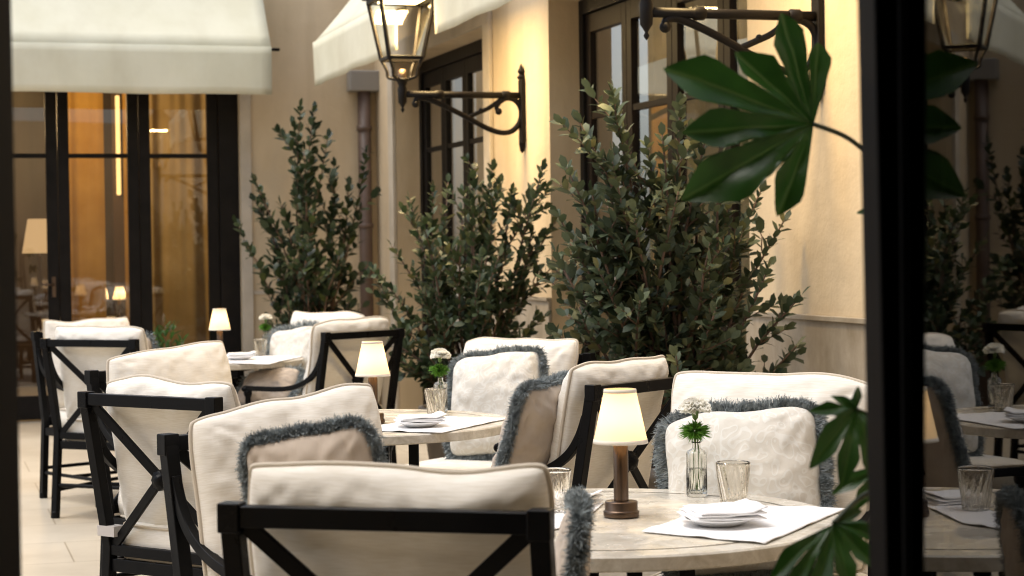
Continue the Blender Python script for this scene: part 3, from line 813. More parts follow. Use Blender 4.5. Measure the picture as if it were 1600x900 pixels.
# ------------------------------------------------------------------ fringed pillows
def fringe_mesh(ol_, L_, per_m, seed, th=.0016, spread=.34, tuft=.011, fan=0.0):
    rng = np.random.default_rng(seed)
    p = np.array([tuple(q_) for q_ in ol_]); n = len(p)
    nxt = np.roll(p, -1, 0); seg = np.linalg.norm(nxt - p, axis=1); cum = np.concatenate([[0], np.cumsum(seg)]); tot = cum[-1]
    cen = p.mean(0)
    N = int(per_m * tot); nt = max(8, int(tot / tuft))
    tdir = rng.normal(0, 1, (nt, 3)); tlen = rng.uniform(.86, 1.06, nt)
    s_ = rng.uniform(0, tot, N); i = np.clip(np.searchsorted(cum, s_, 'right') - 1, 0, n - 1); f_ = ((s_ - cum[i]) / seg[i])[:, None]
    base = p[i] * (1 - f_) + nxt[i] * f_
    tan = (nxt[i] - p[i]) / seg[i][:, None]
    out = np.cross(tan, np.array([0, 1.0, 0])); 
    sg = np.sign(((base - cen) * out).sum(1))[:, None]; out = out * sg; out /= np.linalg.norm(out, axis=1)[:, None] + 1e-9
    # fan round the corners
    ti = (s_ / tot * nt).astype(int) % nt
    d = out + tdir[ti] * np.array([.16, .28, .16]) + rng.normal(0, 1, (N, 3)) * np.array([.10, spread, .10])
    if fan:
        an = rng.uniform(-fan, fan, N)[:, None]
        d = d * np.cos(an) + np.array([0, 1.0, 0]) * np.sin(an)
    d /= np.linalg.norm(d, axis=1)[:, None]
    L2 = L_ * tlen[ti] * rng.uniform(.93, 1.02, N)
    base = base + rng.normal(0, .0045, (N, 3)) - out * .003
    bend = rng.normal(0, .18, (N, 3)); bend[:, 2] -= .22
    side = np.cross(d, rng.normal(0, 1, (N, 3))); side /= np.linalg.norm(side, axis=1)[:, None] + 1e-9
    V = np.zeros((N, 6, 3))
    for k, t in enumerate((0, .55, 1)):
        c = base + d * (L2 * t)[:, None] + bend * (L2 * t * t)[:, None]
        wd = th * (1, 1, .8)[k]
        V[:, k * 2] = c - side * wd / 2; V[:, k * 2 + 1] = c + side * wd / 2
    idx = np.arange(N)[:, None] * 6
    Fq = np.concatenate([idx + np.array([0, 1, 3, 2]), idx + np.array([2, 3, 5, 4])], 0)
    return fast_mesh('fringe', V.reshape(-1, 3), Fq)
def fast_mesh(name, V, Fq):
    me = bpy.data.meshes.new(name); k = Fq.shape[1]
    me.vertices.add(len(V)); me.vertices.foreach_set('co', np.ascontiguousarray(V, dtype=np.float32).ravel())
    me.loops.add(Fq.size); me.loops.foreach_set('vertex_index', np.ascontiguousarray(Fq, dtype=np.int32).ravel())
    me.polygons.add(len(Fq)); me.polygons.foreach_set('loop_start', np.arange(0, Fq.size, k, dtype=np.int32))
    me.polygons.foreach_set('use_smooth', np.ones(len(Fq), dtype=bool))
    me.update(calc_edges=True); me.validate()
    return me
def throw_pillow(m_, label, seed, key='damask', w_=.43, h_=.43, per_m=4200, L_=.042, th=.0017, t_=.14, fan=0.0, tuft=.011):
    pm, ol_ = pillow(w_, h_, t_, seed, 42, .035, .010, .008, 0, None, .10)
    r_ = link('fringed_pillow', weld(pm.mesh('fringed_pillow')), M[key]); r_.matrix_world = m_
    tag(r_, label, 'pillow', 'fringed throw pillows')
    link('fringe', fringe_mesh(round_corners(ol_, 3), L_, per_m, seed, th, .25, tuft, fan), M['fringe'], r_)
    return r_
def pil(px, py, Y, face, tilt, roll_=0, h_=.43):
    """pillow whose centre appears at px,py; face = the way its front looks, tilt = leaning back"""
    c = P(px, py, Y)
    a = math.atan2(-face[0], face[1])
    return Matrix.Translation(c) @ Matrix.Rotation(a, 4, 'Z') @ Matrix.Rotation(tilt, 4, 'X') @ Matrix.Rotation(roll_, 4, 'Y') @ Matrix.Translation((0, 0, -h_ / 2))
throw_pillow(pil(1163, 768, 4.70, (-.34, -.94), R(17), R(7), .41), 'cream brocade pillow with blue-grey fringe beyond the front table', 5, 'damask', .395, .41, 26000, .027, .0013, .18, .55, .018)
throw_pillow(pil(775, 634, 7.40, (-.42, -.9), R(18), R(6), .40), 'cream brocade pillow with grey fringe beyond the middle table', 9, 'damask', .385, .41, 16000, .026, .0019, .17, .8, .016)
throw_pillow(pil(838, 690, 6.02, (-.84, .55), R(20), R(-3), .42), 'beige velvet pillow edge with grey fringe leaning in the chair behind the front lamp', 14, 'velvet', .34, .42, 34000, .020, .0012, .15, 1.3, .03)
throw_pillow(pil(515, 852, 3.62, (.12, .99), R(8), R(-10), .46), 'beige velvet pillow with grey fringe rising behind the closest chair cushion', 21, 'velvet', .255, .46, 64000, .0165, .0011, .15, 1.5, .03)
throw_pillow(pil(880, 972, 3.42, (-1, .02), R(8), R(0), .44), 'dark fringed pillow edge at the right of the closest chair', 25, 'velvet', .30, .44, 34000, .018, .0011, .06, 1.3, .03)
throw_pillow(pil(462, 555, 10.95, (-.5, -.87), R(16), R(8), .38), 'cream brocade pillow with grey fringe at the rear table', 33, 'damask', .35, .35, 2600, .04, .0028)
throw_pillow(pil(420, 606, 10.35, (-.5, -.8), R(52), R(10), .28), 'mauve-beige velvet pillow lying low under the rear table edge', 35, 'velvet', .34, .26, 2600, .04, .0028)
throw_pillow(pil(204, 566, 9.75, (.41, .91), R(12), R(0), .36), 'velvet pillow with grey fringe peeping behind the rear left chair', 39, 'velvet', .31, .32, 2600, .03, .0028)

# ------------------------------------------------------------------ tables
TZ, TR = .72, .53
T1, T2, T3 = (.19, 4.24), (-.535, 6.70), (-1.70, 10.72)
def table(c, label, seed, rot):
    r_ = empty('round_table', (c[0], c[1], 0), label, 'table', 'round marble tables')
    n = 128
    tp = MB()
    tp.lathe([(TR - .004, TZ - .032), (TR, TZ - .028), (TR, TZ - .004), (TR - .004, TZ), (TR - .069, TZ)], n, None, None, True)
    tp.lathe([(TR - .069, TZ), (TR - .069, TZ - .003), (TR - .079, TZ - .003), (TR - .079, TZ)], n)
    tp.disc(TR - .079, TZ, n); tp.disc(TR - .004, TZ - .032, n, False)
    to = tp.build('tabletop', M['marble'], r_)
    bm = bmesh.new(); bm.from_mesh(to.data)
    for e in bm.edges:
        if len(e.link_faces) == 2 and e.calc_face_angle(0) > R(30): e.smooth = False
    bm.to_mesh(to.data); bm.free()
    MB().lathe([(TR - .0788, TZ - .0012), (TR - .0692, TZ - .0012)], n).build('inlay_ring', M['inlay'], to)
    ap = MB(); ap.lathe([(.24, TZ - .034), (.24, TZ - .06), (.20, TZ - .06), (.20, TZ - .034)], 48); ap.build('collar', M['frame_black'], r_)
    for k in range(4):
        a = rot + k * math.pi / 2
        x, y = .2 * math.cos(a), .2 * math.sin(a)
        MB().bar([(x * 1.25, y * 1.25, 0), (x, y, .3), (x, y, TZ - .06)], .035, .035, (0, 1, 0)).build('leg', M['frame_black'], r_, .003)
    MB().lathe([(0, .28), (.2, .28), (.2, .30), (0, .30)], 32).build('shelf_ring', M['frame_black'], r_)
    return r_
table(T1, 'round beige marble table at the front, closest to the viewer', 1, R(-25))
table(T2, 'round beige marble table in the middle of the row', 2, R(-20))
table(T3, 'round beige marble table at the rear, near the glazed doors', 3, R(-20))

# ------------------------------------------------------------------ table lamps
def table_lamp(x, y, label, z=TZ, power=.5, sc_=1.0):
    r_ = empty('table_lamp', Matrix.Translation((x, y, z)) @ Matrix.Scale(sc_, 4), label, 'lamp', 'small table lamps')
    MB().lathe([(0, .0005), (.036, .0005), (.040, .003), (.040, .014), (.0375, .016), (.0365, .017), (.0365, .034), (.035, .036), (.0, .036)], 48).build('base', M['brass'], r_, 0)
    MB().lathe([(.0165, .036), (.0165, .158), (.0145, .160), (.0145, .172), (.006, .174), (.006, .24), (0, .24)], 32).build('stem', M['brass'], r_)
    sh = MB()
    zb2, zt, rb, rt = .166, .284, .0605, .0350
    sh.lathe([(rb, zb2), (rt, zt)], 56)
    so = sh.build('lamp_shade', M['shade'], r_)
    for prof in ([(rb - .0006, zb2 - .001), (rb + .0010, zb2 - .001), (rb + .0010 - .0016, zb2 + .008), (rb - .0022, zb2 + .008)], [(rt - .0006, zt - .007), (rt + .0026, zt - .007), (rt + .0010, zt + .001), (rt - .001, zt + .001)]):
        MB().lathe(prof, 56).build('shade_trim', M['shade_trim'], so)
    li_ = bpy.data.lights.new('table_lamp_light', 'POINT'); li_.energy, li_.color, li_.shadow_soft_size = power, (1, .70, .38), .014
    l_ = bpy.data.objects.new('table_lamp_light', li_); COL.objects.link(l_); l_.parent = r_; l_.location = (0, .0, .218)
    return r_
def on(px, py, z=TZ): v = PZ(px, py, z); return v.x, v.y
table_lamp(*on(971, 808), 'lit bronze table lamp with cream shade on the front table')
table_lamp(*on(583.5, 662), 'lit bronze table lamp with cream shade on the middle table')
table_lamp(*on(344, 562), 'lit bronze table lamp with cream shade on the rear table, by the black door post')

# ------------------------------------------------------------------ glasses, vases, flowers
def tumbler(x, y, label, z=TZ + .0008):
    n = 96; h = .098; prof_o, prof_i = [], []
    r_ = lambda t: .0285 + .0115 * t
    def rad(th, i):
        t = min(1, i / 24); return 1 + .045 * math.sin(16 * th + t * 8) * (1 - max(0, t - .85) / .15)
    mb = MB()
    mb.lathe([(r_(t / 24), .0 + h * t / 24) for t in range(25)], n, None, rad)
    mb.lathe([(r_(1), h), (r_(1) - .0012, h + .0008), (r_(1) - .0024, h)], n)
    mb.lathe([(r_(1 - t / 20) - .0024, h - (h - .010) * t / 20) for t in range(21)], n, None, lambda th, i: 1 + .012 * math.sin(16 * th + (1 - i / 20) * 8) * min(1, i / 3))
    mb.disc(r_(.1) - .0024, .010, n); mb.disc(r_(0), 0, n, False)
    o = link('tumbler', weld(mb.mesh('tumbler')), M['tumbler']); o.location = (x, y, z)
    return tag(o, label, 'glass', 'rippled drinking glasses')
def vase(x, y, label, seed):
    root = empty('bud_vase', (x, y, TZ + .0008), label, 'vase', 'ribbed glass bud vases')
    n = 120
    rib = lambda th, i: 1 + .022 * math.cos(26 * th) * (1 if 1 <= i <= 4 else 0)
    mb = MB()
    prof = [(.022, 0), (.0245, .004), (.0245, .04), (.0245, .08), (.0245, .104), (.021, .110), (.012, .1135), (.0095, .118), (.0095, .128), (.0125, .131)]
    mb.lathe(prof, n, None, rib)
    mb.lathe([(.0125, .131), (.0112, .1315), (.0080, .128), (.0080, .1175), (.0105, .112), (.0195, .1075), (.0225, .102), (.0225, .008), (.0, .008)], n)
    mb.disc(.022, 0, n, False)
    link('glass_body', weld(mb.mesh('glass_body')), M['vase'], root)
    wt = MB(); wt.lathe([(0, .0085), (.0220, .0085), (.0220, .066), (0, .066)], 48); link('water', weld(wt.mesh('water')), M['water'], root)
    rng = random.Random(seed)
    b0 = Vector((x, y, TZ))
    def stem(root_, top, sx):
        MB().tube(smooth_path([(0, 0, 0), (sx * .3, .002, .06), (sx * .1, 0, .12), top], 4), .0017, 8).build('stem', M['stalk'], root_)
    g = empty('green_dianthus', (x, y, TZ + .011), 'spiky green dianthus in the ' + label, 'flower', 'flowers in vases')
    stem(g, (-.004, .0, .138), -.02)
    V, Fq = [], []
    c = np.array((-.004, 0, .146))
    for k in range(520):
        d = Vector((rng.gauss(0, 1), rng.gauss(0, 1), rng.gauss(.25, .75))).normalized()
        L_ = .036 * rng.uniform(.7, 1.1) * (1.15 if abs(d.z) < .5 else .85); s_ = d.cross(Vector((rng.gauss(0, 1), rng.gauss(0, 1), rng.gauss(0, 1)))).normalized()
        i = len(V); dn = np.array(d); sn = np.array(s_)
        V += [c + dn * .004, c + dn * L_ * .5 - sn * .0021, c + dn * L_ + np.array((0, 0, -.002)), c + dn * L_ * .5 + sn * .0021]
        Fq.append((i, i + 1, i + 2, i + 3))
    link('flower_head', fast_mesh('flower_head', np.array(V), np.array(Fq)), M['leaf_fresh'], g)
    cn = empty('carnation', (x, y, TZ + .011), 'white ruffled carnation in the ' + label, 'flower', 'flowers in vases')
    tp = Vector((-.002 + rng.uniform(-.004, .004), 0, .172))
    stem(cn, tp, .03)
    MB().lathe([(.002, .172), (.007, .178), (.008, .190), (.010, .196)], 12, Matrix.Translation((tp.x, tp.y, 0))).build('calyx', M['stalk'], cn)
    V, Fq = [], []
    c = np.array((tp.x, tp.y, .196))
    for k in range(130):
        ph = rng.uniform(0, 6.283); el = rng.uniform(-.15, 1.5)
        d = Vector((math.cos(ph) * math.cos(el), math.sin(ph) * math.cos(el), math.sin(el) * .75))
        L_ = .041 * rng.uniform(.75, 1.05); s_ = d.cross(Vector((0, 0, 1)) if abs(d.z) < .9 else Vector((1, 0, 0))).normalized(); u = s_.cross(d)
        i = len(V); m_ = 6
        for r2 in range(3):
            t = (.15, .65, 1)[r2]
            for j in range(m_ + 1):
                a = (j / m_ - .5) * 2
                wv = .0035 * rng.uniform(-1, 1) * t + .003 * t * ((j % 2) * 2 - 1)
                q_ = Vector(c) + d * L_ * (t - .12 * a * a * t) + s_ * (a * .017 * t) + u * wv
                V.append(np.array(q_))
        for r2 in range(2):
            for j in range(m_):
                k0 = i + r2 * (m_ + 1) + j
                Fq.append((k0, k0 + 1, k0 + m_ + 2, k0 + m_ + 1))
    link('flower_head', fast_mesh('flower_head', np.array(V), np.array(Fq)), M['petal'], cn)
tumbler(*on(1146, 789), 'amber rippled glass on the front table beside the bud vase')
tumbler(*on(866, 802), 'rippled glass at the left of the front table, half hidden by the closest cushion')
tumbler(*on(681, 650), 'amber rippled glass on the middle table before the bud vase')
tumbler(*on(407, 557), 'rippled glass on the rear table')
vase(*on(1089, 776), 'ribbed glass bud vase on the front table', 1)
vase(*on(689, 645), 'ribbed glass bud vase on the middle table', 2)
vase(*on(416, 553), 'ribbed glass bud vase on the rear table', 3)

# ------------------------------------------------------------------ placemats, plates, napkins
def placemat(quad, label, seed, z=TZ + .0015):
    q_ = [PZ(px, py, TZ) for px, py in quad]
    n = 26; g = []
    for i in range(n + 1):
        row = []
        for j in range(n + 1):
            u, v = j / n, i / n
            p = q_[0] * (1 - u) * (1 - v) + q_[1] * u * (1 - v) + q_[2] * u * v + q_[3] * (1 - u) * v
            ed = max(abs(u - .5), abs(v - .5)) * 2
            zz = z + .0012 + .0025 * max(0, nz(u * 3 + seed, v * 3)) + .006 * max(0, ed - .8) / .2 * max(0, nz(u * 5 + seed, v * 5, 2))
            row.append((p.x, p.y, zz))
        g.append(row)
    o = MB().grid(g).build('placemat', M['cloth'])
    so = o.modifiers.new('thick', 'SOLIDIFY'); so.thickness = .0016; so.offset = 1
    return tag(o, label, 'placemat', 'white linen placemats')
def plate(px, py, label):
    x, y = on(px, py)
    o = MB().lathe([(0, .001), (.045, .001), (.05, .003), (.072, .013), (.084, .017), (.0845, .0185), (.072, .0155), (.05, .006), (0, .005)], 56).build('side_plate', M['plate'])
    o.location = (x, y, TZ + .006)
    return tag(o, label, 'plate', 'white side plates')
def napkin(px, py, face, label, seed, w_=.15, d_=.12, z=TZ + .022):
    x, y = on(px, py)
    mb = MB(); n = 18
    for lay in range(3):
        g = []; th = .0065
        sh = lay * .004
        prof = [(-1, 0), (-1.02, .5), (-1, 1)]
        def pt(u, v, t):
            e = max(0, 1 - abs(u) ** 8) * max(0, 1 - abs(v) ** 8)
            zc = lay * th + th * t * (.35 + .65 * e ** .3) + .0035 * nz(u * 1.5, v * 1.5, seed + lay) + .012 * lay * max(0, u - .55)
            return (w_ / 2 * u * (1 - .03 * lay) + sh, d_ / 2 * v * (1 - .02 * lay), zc)
        top = [[pt(-1 + 2 * j / n, -1 + 2 * i / n, 1) for j in range(n + 1)] for i in range(n + 1)]
        bot = [[pt(-1 + 2 * j / n, -1 + 2 * i / n, 0.08) for j in range(n + 1)] for i in range(n + 1)]
        mb.grid(top); mb.grid(bot, True, True)
        ring = lambda q_: [q_[0][j] for j in range(n)] + [q_[i][n] for i in range(n)] + [q_[n][j] for j in range(n, 0, -1)] + [q_[i][0] for i in range(n, 0, -1)]
        a, b_ = ring(bot), ring(top); k = len(a)
        mb.add(a + b_, [(i, (i + 1) % k, k + (i + 1) % k, k + i) for i in range(k)], True)
    o = link('folded_napkin', weld(mb.mesh('folded_napkin')), M['cloth'])
    o.matrix_world = placed(x, y, z, face)
    return tag(o, label, 'napkin', 'folded white napkins')
placemat([(1003, 833), (1195, 852), (1322, 797), (1128, 790)], 'white linen placemat at the right of the front table', 1)
plate(1123, 824, 'white side plate under the napkin at the right of the front table')
napkin(1127, 822, (-.2, 1), 'folded white napkin on the plate at the right of the front table', 2, .155, .15)
placemat([(820, 838), (905, 822), (944, 788), (850, 796)], 'white linen placemat at the left of the front table', 5)
napkin(893, 790, (.35, 1), 'folded white napkin at the left of the front table', 6, .12, .11, TZ + .006)
placemat([(560, 674), (690, 678), (796, 655), (668, 652)], 'white linen placemat on the middle table', 9)
plate(656, 669, 'white side plate under the napkin on the middle table')
napkin(656, 668, (-.2, 1), 'folded white napkin on the middle table', 10, .16, .13)
placemat([(318, 568), (420, 570), (474, 558), (380, 556)], 'white linen placemat on the rear table', 13)
plate(374, 563.5, 'white side plate under the napkin on the rear table')
napkin(376, 563, (-.2, 1), 'folded white napkin on the rear table', 14, .16, .13)

# ------------------------------------------------------------------ shrubs
LEAF_T = np.array([(0, 0, 0), (0, .35, .02), (0, .7, .02), (0, 1, -.04), (-.24, .28, .05), (-.27, .70, .05), (.24, .28, .05), (.27, .70, .05)], float)
LEAF_F = [(0, 4, 1, 0), (4, 5, 2, 1), (5, 3, 2, 5), (0, 1, 6, 0), (1, 2, 7, 6), (2, 3, 7, 2)]
LEAF_TRI = [(0, 1, 4), (4, 1, 2), (4, 2, 5), (5, 2, 3), (0, 6, 1), (6, 2, 1), (6, 7, 2), (7, 3, 2)]
def leaf_cloud(name, pos, dirs, ups, size, wid=1.0):
    pos, dirs, ups, size = map(np.asarray, (pos, dirs, ups, size))
    d = dirs / (np.linalg.norm(dirs, axis=1)[:, None] + 1e-9)
    s_ = np.cross(d, ups); s_ /= np.linalg.norm(s_, axis=1)[:, None] + 1e-9
    u = np.cross(s_, d)
    T = LEAF_T.copy(); T[:, 0] *= wid
    V = pos[:, None, :] + size[:, None, None] * (T[None, :, 0:1] * s_[:, None, :] + T[None, :, 1:2] * d[:, None, :] + T[None, :, 2:3] * u[:, None, :])
    F_ = (np.arange(len(pos))[:, None, None] * 8 + np.array(LEAF_TRI)[None]).reshape(-1, 3)
    me = fast_mesh(name, V.reshape(-1, 3), F_)
    at = me.attributes.new('tone', 'FLOAT', 'POINT')
    tn = np.random.default_rng(len(pos)).beta(1.6, 1.6, len(pos))
    at.data.foreach_set('value', np.repeat(tn, 8).astype(np.float32))
    return me
def shrub(name, base, tips, label, seed, key, lsize, spacing, fill, wid=1.0, pot_r=.26, pot_h=.42, density=1.0, cat='shrub', thick=.011, sub=5, droop=.0, start=.40):
    """stems run from the pot to the given tips; side shoots carry leaf pairs"""
    rng = random.Random(seed)
    root = empty(name, base, label, cat)
    st = MB(); pos, dirs, ups, size = [], [], [], []
    b0 = Vector((0, 0, pot_h - .03))
    def leaves_on(path, start, ls):
        acc = 0; flip = rng.random() * 6.28
        Ls = [0]
        for i in range(1, len(path)): Ls.append(Ls[-1] + (path[i] - path[i - 1]).length)
        tot = Ls[-1]; s_ = tot * start
        while s_ <= tot:
            i = max(1, min(len(path) - 1, next((k for k in range(len(Ls)) if Ls[k] >= s_), len(path) - 1)))
            t = (s_ - Ls[i - 1]) / max(1e-6, Ls[i] - Ls[i - 1]); p = path[i - 1].lerp(path[i], t); ax = (path[i] - path[i - 1]).normalized()
            fr_ = s_ / max(tot, 1e-6)
            o1 = ax.orthogonal().normalized(); o1 = Matrix.Rotation(flip, 3, ax) @ o1; flip += 1.571 + rng.gauss(0, .25)
            for sg in (1, -1):
                if rng.random() > density: continue
                d = (ax * (rng.uniform(.5, 1.0) + .5 * fr_) + o1 * sg + Vector((rng.gauss(0, .22), rng.gauss(0, .22), rng.gauss(0, .22) - droop))).normalized()
                pos.append(p); dirs.append(d); ups.append((ax + Vector((0, 0, .8)) + Vector((rng.gauss(0, .3), rng.gauss(0, .3), rng.gauss(0, .3)))).normalized())
                size.append(ls * rng.uniform(.7, 1.15) * (1 - .25 * (s_ / tot) ** 4))
            s_ += spacing * rng.uniform(.75, 1.3) * (1.15 - .5 * fr_)
        pos.append(path[-1]); dirs.append((path[-1] - path[-2]).normalized()); ups.append(Vector((rng.gauss(0, 1), rng.gauss(0, 1), .2))); size.append(ls * .75)
    def wiggle(a, b_, amp, n=7):
        mid = a.lerp(b_, .5) + Vector((rng.gauss(0, amp), rng.gauss(0, amp), abs(rng.gauss(0, amp)) * .5))
        pts = [a.lerp(mid, t / n).lerp(mid.lerp(b_, t / n), t / n) for t in range(n + 1)]
        return [p + Vector((rng.gauss(0, .006), rng.gauss(0, .006), 0)) if 0 < i < n else p for i, p in enumerate(pts)]
    allt = [(Vector(t) - Vector(base), True) for t in tips]
    for k in range(fill):
        t = rng.choice(allt[:len(tips)])[0]
        f_ = rng.uniform(.35, .95)
        q_ = b0.lerp(t, f_) + Vector((rng.gauss(0, .12), rng.gauss(0, .14), rng.gauss(0, .08)))
        q_.z = max(q_.z, pot_h + .08)
        allt.append((q_, False))
    for t, main in allt:
        a = b0 + Vector((rng.gauss(0, .05), rng.gauss(0, .05), 0))
        hgt = (t - a).length
        path = wiggle(a, t, .07 * hgt)
        st.tube(path, [thick * (1 if main else .6) * (1 - .8 * i / (len(path) - 1)) + .0012 for i in range(len(path))], 6)
        leaves_on(path, start if main else .45, lsize)
        for k in range(sub + (1 if main else -1)):
            f_ = rng.uniform(.28, .96); i = int(f_ * (len(path) - 1)); p = path[i]; ax = (path[i + 1] - path[i]).normalized()
            o1 = Matrix.Rotation(rng.uniform(0, 6.28), 3, ax) @ ax.orthogonal().normalized()
            L_ = hgt * rng.uniform(.08, .19)
            e = p + (ax * .8 + o1 * rng.uniform(.5, 1.1) + Vector((0, 0, .25))).normalized() * L_
            tw = wiggle(p, e, .05 * L_, 5)
            st.tube(tw, [.0034 * (1 - .7 * i2 / 5) + .0008 for i2 in range(6)], 5)
            leaves_on(tw, .12, lsize * .95)
    st.build('stems', M['bark'], root)
    link('foliage', leaf_cloud('foliage', pos, dirs, ups, size, wid), M[key], root)
    pt = MB(); R2 = pot_r
    pt.lathe([(R2 * .72, 0), (R2 * .78, .01), (R2 * .96, pot_h - .06), (R2 * 1.04, pot_h - .055), (R2 * 1.05, pot_h), (R2 * .95, pot_h), (R2 * .93, pot_h - .05)], 40); pt.disc(R2 * .72, 0.001, 40, False)
    po = pt.build('planter', M['pot'], root); MB().disc(R2 * .935, pot_h - .045, 40).build('soil', M['soil'], po)
    return root
Y1 = 8.0
def tips(lst, Y, jit, seed):
    rng = random.Random(seed)
    return [P(px, py, Y + (rng.uniform(-jit, jit) if not dy else dy)) for px, py, dy in lst]
b1 = P(1060, 640, Y1); b1.z = 0
shrub('feijoa_shrub', b1, tips([(958, 143, 0), (905, 190, 0), (1012, 232, 0), (1062, 165, -.1), (1105, 205, 0), (885, 262, 0), (925, 300, -.25), (872, 338, 0), (866, 418, 0), (1140, 262, 0),
      (1188, 300, .1), (1225, 345, 0), (1252, 462, 0), (1245, 540, 0), (1200, 420, -.25), (990, 330, -.3), (1060, 300, -.3), (1110, 380, -.3), (935, 420, -.3), (1040, 270, .2), (1160, 350, .2), (905, 480, -.2), (1215, 590, -.1), (1000, 470, -.35), (1120, 480, -.35), (925, 225, 0), (975, 205, -.1), (1035, 212, 0), (1082, 205, .1), (900, 285, .1), (945, 262, -.2), (1015, 250, .2), (1130, 250, 0), (890, 380, 0), (870, 520, -.1), (890, 560, -.2), (868, 395, .1)], Y1, .3, 4),
      'tall grey-green shrub with rounded leaves in front of the near doorway', 11, 'leaf_grey', .078, .036, 12, 1.0, sub=5, density=.9)
Y2_ = 11.0
b2 = P(728, 640, Y2_); b2.z = 0
shrub('olive_shrub', b2, tips([(640, 310, 0), (660, 345, -.2), (700, 285, 0), (742, 262, 0), (770, 262, .1), (800, 300, 0), (848, 262, 0), (856, 300, .1), (868, 345, 0), (860, 420, 0), (830, 360, -.2), (612, 385, 0),
      (600, 440, 0), (590, 520, -.1), (650, 430, -.35), (720, 380, -.35), (780, 400, -.35), (690, 500, -.4), (760, 500, -.4), (850, 495, 0), (620, 560, -.2), (820, 540, -.2), (720, 330, .2), (680, 400, .2)], Y2_, .3, 6),
      'dense dark olive-green shrub between the two doorways, under the lantern bracket', 22, 'leaf_mid', .078, .038, 24, .95, sub=5, density=.9)
Y3_ = 14.1
b3 = P(485, 640, Y3_); b3.z = 0
shrub('laurel_shrub', b3, tips([(470, 168, 0), (490, 172, .1), (458, 195, 0), (512, 215, 0), (522, 260, 0), (545, 290, .1), (475, 235, 0), (400, 285, 0), (412, 315, -.1), (440, 320, -.2), (430, 380, 0), (415, 450, 0), (560, 345, .1), (565, 420, 0), (545, 470, -.2), (490, 330, -.3), (500, 420, -.4),
      (450, 470, -.4), (530, 400, -.3), (420, 500, -.2), (572, 240, .2), (566, 480, .1), (440, 420, -.2), (470, 380, -.3), (520, 360, -.2), (480, 450, -.3), (540, 430, .1), (455, 520, -.3), (520, 500, -.3)], Y3_, .25, 8),
      'tall thin dark green shrub against the end wall', 33, 'leaf_dark', .10, .055, 14, 1.05, .25, .42, density=.85, sub=3, start=.62)
gp = P(262, 600, 13.2); gp.z = 0
shrub('strap_leaf_plant', gp, [P(x_, y_, 13.2) for x_, y_ in ((243, 520), (258, 508), (270, 515), (285, 530), (250, 540), (278, 545))], 'small fresh green plant in a pot before the glazed doors', 44, 'leaf_spring', .10, .06, 5, .5, .12, .35, 1.0, 'plant', .006, 2)

# ------------------------------------------------------------------ fatsia by the open door
def palmate(tips2, valley=.42, bulge=.62, wid=.34, nr=9, cup=.10, droop=.25, seed=0, name='leaf'):
    """leaf blade in the xy plane, joint at 0; tips2 = lobe tips in metres"""
    rng = random.Random(seed)
    L_ = sorted([(math.atan2(y, x), math.hypot(x, y)) for x, y in tips2])
    ang = [a for a, _ in L_]
    # start at the widest gap
    gaps = [((ang[(i + 1) % len(ang)] - ang[i]) % (2 * math.pi), i) for i in range(len(ang))]
    k0 = (max(gaps)[1] + 1) % len(ang)
    L_ = [((L_[(k0 + i) % len(L_)][0]), L_[(k0 + i) % len(L_)][1]) for i in range(len(L_))]
    for i in range(1, len(L_)):
        while L_[i][0] < L_[i - 1][0]: L_[i] = (L_[i][0] + 2 * math.pi, L_[i][1])
    out = []
    n = len(L_)
    gap0 = sum(L_[i + 1][0] - L_[i][0] for i in range(n - 1)) / (n - 1)
    out.append((L_[0][0] - gap0 * .8, .05 * L_[0][1], 1.0))
    for i, (a, r_) in enumerate(L_):
        gl = (a - L_[i - 1][0]) / 2 if i else gap0 * .45
        gr = (L_[i + 1][0] - a) / 2 if i < n - 1 else gap0 * .45
        def hw(rr, g_): return min(g_ * .93, math.atan2(wid * r_ * .95 * (1 - rr) ** .9 * (1.0 if rr > .6 else .92) + .0012, rr * r_))
        for rr in (.50, .58, .66, .74, .82, .90, .96): out.append((a - hw(rr, gl), rr * r_, min(1, hw(rr, gl) / gl)))
        out.append((a, r_, 0))
        for rr in (.96, .90, .82, .74, .66, .58, .50): out.append((a + hw(rr, gr), rr * r_, min(1, hw(rr, gr) / gr)))
        if i < n - 1: out.append(((a + L_[i + 1][0]) / 2, valley * (r_ + L_[i + 1][1]) / 2, 1.0))
    out.append((L_[-1][0] + gap0 * .8, .05 * L_[-1][1], 1.0))
    Rm = max(r_ for _, r_ in L_)
    g = []
    lobes = [a for a, _ in L_]
    vein = []
    for j in range(nr + 1):
        t = j / nr; row = []
        for (a, r_, e) in out:
            r2 = r_ * t
            near = min(abs(a - b_) for b_ in lobes)
            zz = cup * r2 * min(1, near / (gap0 / 2)) - droop * r2 * r2 / Rm + .01 * nz(a * 2, r2 * 20, seed)
            row.append((r2 * math.cos(a), r2 * math.sin(a), zz))
        g.append(row); vein += [1.0 if abs(min(abs(a - b_) for b_ in lobes)) < 1e-6 else 0.0 for a, _, _ in out]
    mb = MB().grid(g, True); mb.vein = vein
    return mb
fx = P(1392, 450, 2.85); fx.z = 0
ft = empty('fatsia_plant', fx, 'glossy fatsia with big lobed leaves beside the open door', 'plant')
